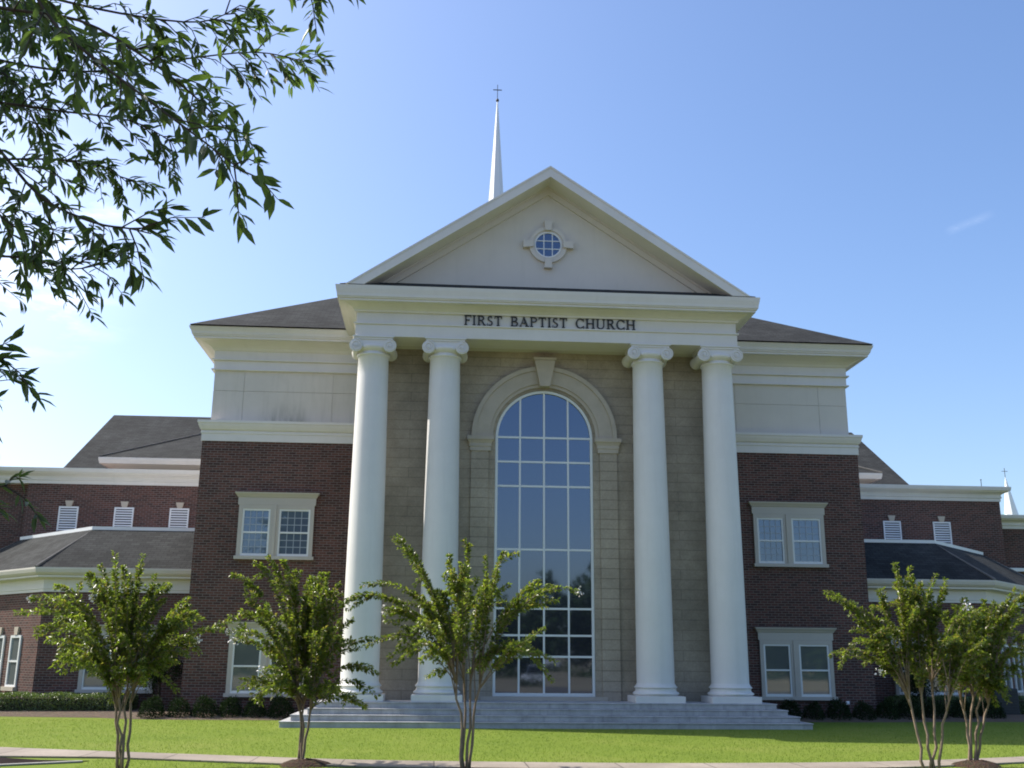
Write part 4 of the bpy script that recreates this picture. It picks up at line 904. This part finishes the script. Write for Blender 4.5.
for a in ([(-9.85, -22.25, 3.3), (-8.9, -22.75, 4.0), (-7.8, -23.45, 4.45), (-6.9, -23.95, 4.7), (-6.25, -24.25, 4.8)],
          [(-9.85, -22.25, 4.4), (-9.0, -22.3, 5.2), (-8.2, -22.25, 5.55), (-7.5, -22.2, 5.75)],
          [(-9.85, -22.25, 2.5), (-8.8, -22.7, 2.75), (-7.6, -23.3, 2.7), (-6.6, -23.75, 2.65)]):
    p = smooth_line(a, 6); limbs.append(p); wood.tube(p, np.linspace(.085, .022, len(p)), 8)
def sprigs(p, q, n, ln, mx):
    """leafy side shoots along p-q, kept clear of the view"""
    for _ in range(n):
        q0 = Vector(p).lerp(Vector(q), rng.uniform(0, 1)); d = Vector(unit(1)[0]); d.z = abs(d.z) * .7 - .2; q1 = q0 + d * rng.uniform(.5, 1) * ln; q2 = q1 + Vector((d.x * .25, d.y * .25, -.12))
        if any(in_view(t, mx) for t in (q0, q1, q2)): continue
        wood.tube([q0, q0.lerp(q1, .5) + Vector((0, 0, .03)), q1, q2], [.008, .006, .004, .002], 4); leafy([q0.lerp(q1, .25), q1, q2], 46, .10)
        for _k in range(2):
            t0 = q0.lerp(q1, rng.uniform(.3, .9)); t1 = t0 + Vector(unit(1)[0]) * .3
            if not in_view(t1, mx): wood.tube([t0, t1], [.003, .0015], 4); leafy([t0, t1], 50, .10)
for kind, b in BR:
    twigs(b, kind)
    p0 = Vector(b[0]); s0 = min((Vector(q) for l in limbs for q in l[5:] if q[0] < p0.x - .1), key=lambda q: (q - p0).length)
    a = s0.lerp(p0, .5) + Vector((0, 0, .10 + .06 * (p0 - s0).length)); cv = smooth_line([tuple(s0), tuple(a), tuple(p0), b[1]], 5)[:11]
    wood.tube(cv, np.linspace(.022, .0095, len(cv)), 6); sprigs(s0, p0, 8, .55, 70)
for l in limbs:
    for k in range(2, len(l) - 1): sprigs(l[k], l[k + 1], 3, .9, 70)
# the rest of the crown, outside the picture
for k in range(120):
    a = rng.uniform(0, 6.28); z0 = rng.uniform(2.9, 9.4); ln = rng.uniform(1.4, 3.9) * (1 - .5 * abs(z0 - 5.2) / 4.4); d = Vector((math.cos(a), math.sin(a), rng.uniform(.1, .55)))
    s0 = OB + Vector((.08, -.05, z0 - .3)); sd = Vector((-d.y, d.x, 0)) * rng.normal(0, .3)
    p = smooth_line([tuple(s0), tuple(s0 + d * ln * .45 + sd * .6 + Vector((0, 0, .18))), tuple(s0 + d * ln + sd)], 4)
    if any(in_view(q, 110) for q in p): continue
    wood.tube(p, np.linspace(.04, .006, len(p)), 5)
    for m_ in range(2, len(p) - 1): sprigs(p[m_], p[m_ + 1], 4, .75, 70)
wood.v = [(x - OB.x, y - OB.y, z) for x, y, z in wood.v]; wood.build('trunk', 'dark_bark', oak)
V, F = merge(LV); mesh_np('crown', V - np.array((OB.x, OB.y, 0)), F, 'oak_leaf', oak)

# lawn grass blades
rng = np.random.default_rng(11)
def grass():
    n = 130000; y = -12.5 + 14.6 * rng.random(n) ** 1.25; x = rng.uniform(-19, 17.5, n)
    fx = np.array([p[0] for p in fe]); fy = np.array([p[1] for p in fe]); e = np.interp(x, fx, fy); wd = np.array([wid(q) for q in x])
    keep = (y > e + .02) | ((y < e - wd - .02) & (x > -8.6))
    keep &= ~((np.abs(x) < 6.9) & (y > -1.7)) & ~((y > 1.72) & (np.abs(x) > 6.9)) 
    x, y = x[keep], y[keep]; n = len(x); h = rng.uniform(.018, .042, n); a = rng.uniform(0, 6.28, n); w_ = .004
    b = np.stack([x, y, np.zeros(n)], 1); s_ = np.stack([np.cos(a), np.sin(a), np.zeros(n)], 1) * w_; tip = b + np.stack([rng.normal(0, .018, n), rng.normal(0, .018, n), h], 1)
    V = np.stack([b - s_, b + s_, tip], 1).reshape(-1, 3); F = np.arange(3 * n).reshape(-1, 3)
    tag(mesh_np('grass', V, F, 'grass_blade'), kind='stuff')
grass()

# ------------------------------------------------------------------ across the street (seen in the glass)
rng = np.random.default_rng(31)
MB().add([(-140, -27, .004), (140, -27, .004), (140, -14.6, .004), (-140, -14.6, .004)], [(0, 1, 2, 3)]).build('road', 'street_asphalt')['kind'] = 'structure'
MB().box(-140, 140, -14.6, -14.25, -.02, .11).build('kerb', 'kerb_stone', bevel=.02)['kind'] = 'structure'
LV = []
for k in range(60):
    x = -80 + k * 2.7 + rng.normal(0, 1); y = -92 + rng.normal(0, 4); h = rng.uniform(6.5, 13.0); n = 800
    u = unit(n) * rng.uniform(.3, 1, (n, 1)); c = np.array((x, y, h * .5)) + u * np.array((2.9, 2.2, h * .52)); c[:, 2] = np.abs(c[:, 2]); L = rng.uniform(.6, 1.1, n); LV.append(leaves(c, unit(n), unit(n), L, L * .75))
V, F = merge(LV); tag(mesh_np('treeline', V, F, 'far_leaf'), kind='stuff')
LV = []
for k in range(70):
    x = -45 + k * 1.3 + rng.normal(0, .5); y = -66 + rng.normal(0, 1.5); h = rng.uniform(.5, 1.5); n = 120
    c = np.array((x, y, 0)) + np.abs(rng.normal(0, .5, (n, 3))) * np.array((1.4, 1, h)) * np.array([rng.choice((-1, 1), n), rng.choice((-1, 1), n), np.ones(n)]).T; L = rng.uniform(.15, .4, n); LV.append(leaves(c, unit(n), unit(n), L, L * .6))
V, F = merge(LV); tag(mesh_np('undergrowth', V, F, 'far_leaf'), kind='stuff')
def car(x, y, rz, paint, label, tall=0):
    t = empty('parked_car', (x, y, 0), label, 'car', 'cars parked across the street'); t.rotation_euler = (0, 0, rz)
    m = MB(); lo = [(-2.2, .32), (2.2, .32), (2.25, .62), (2.1, .88), (1.1, .98), (-1.9, 1.02 + tall * .1), (-2.25, .9), (-2.28, .5)]
    m.prism(lo, -.88, .88); m.build('body', paint, t, bevel=.07)
    m = MB(); ro = [(-1.75, .98), (1.05, .98), (.45, 1.42 + tall), (-1.2 - tall * .8, 1.44 + tall)]; m.prism(ro, -.74, .74); m.build('cabin', 'car_glass', t, bevel=.06)
    m = MB(); m.prism([(-1.24 - tall * .8, 1.40 + tall), (.50, 1.38 + tall), (.42, 1.46 + tall), (-1.18 - tall * .8, 1.48 + tall)], -.73, .73); m.build('car_roof', paint, t, bevel=.03)
    for cx in (-1.4, 1.4):
        for yy in (-.90, .70):
            m = MB(); m.add(*cyl_y(cx, .33, .33, yy, yy + .2, 24)); wv = m.build('wheel', 'rubber', t); m = MB(); m.add(*cyl_y(cx, .33, .2, yy - .004, yy + .204, 18)); m.build('rim', 'chrome', wv)
    for yy in (-.7, .45): MB().box(2.17, 2.26, yy, yy + .25, .62, .76).build('headlight', 'flashing', t)
for a in ((-6.2, -72, .1, 'car_white', 'white car parked across the street, mirrored in the tall window', 0), (.6, -73, 3.2, 'car_silver', 'silver estate car parked across the street, mirrored in the tall window', .25), (7.0, -72, .0, 'car_white', 'tall white van-like car parked across the street', .4), (-13.5, -72, 3.1, 'car_dark', 'dark blue car parked across the street', 0), (14.5, -73, .1, 'car_silver', 'silver low car parked across the street', 0)): car(*a)
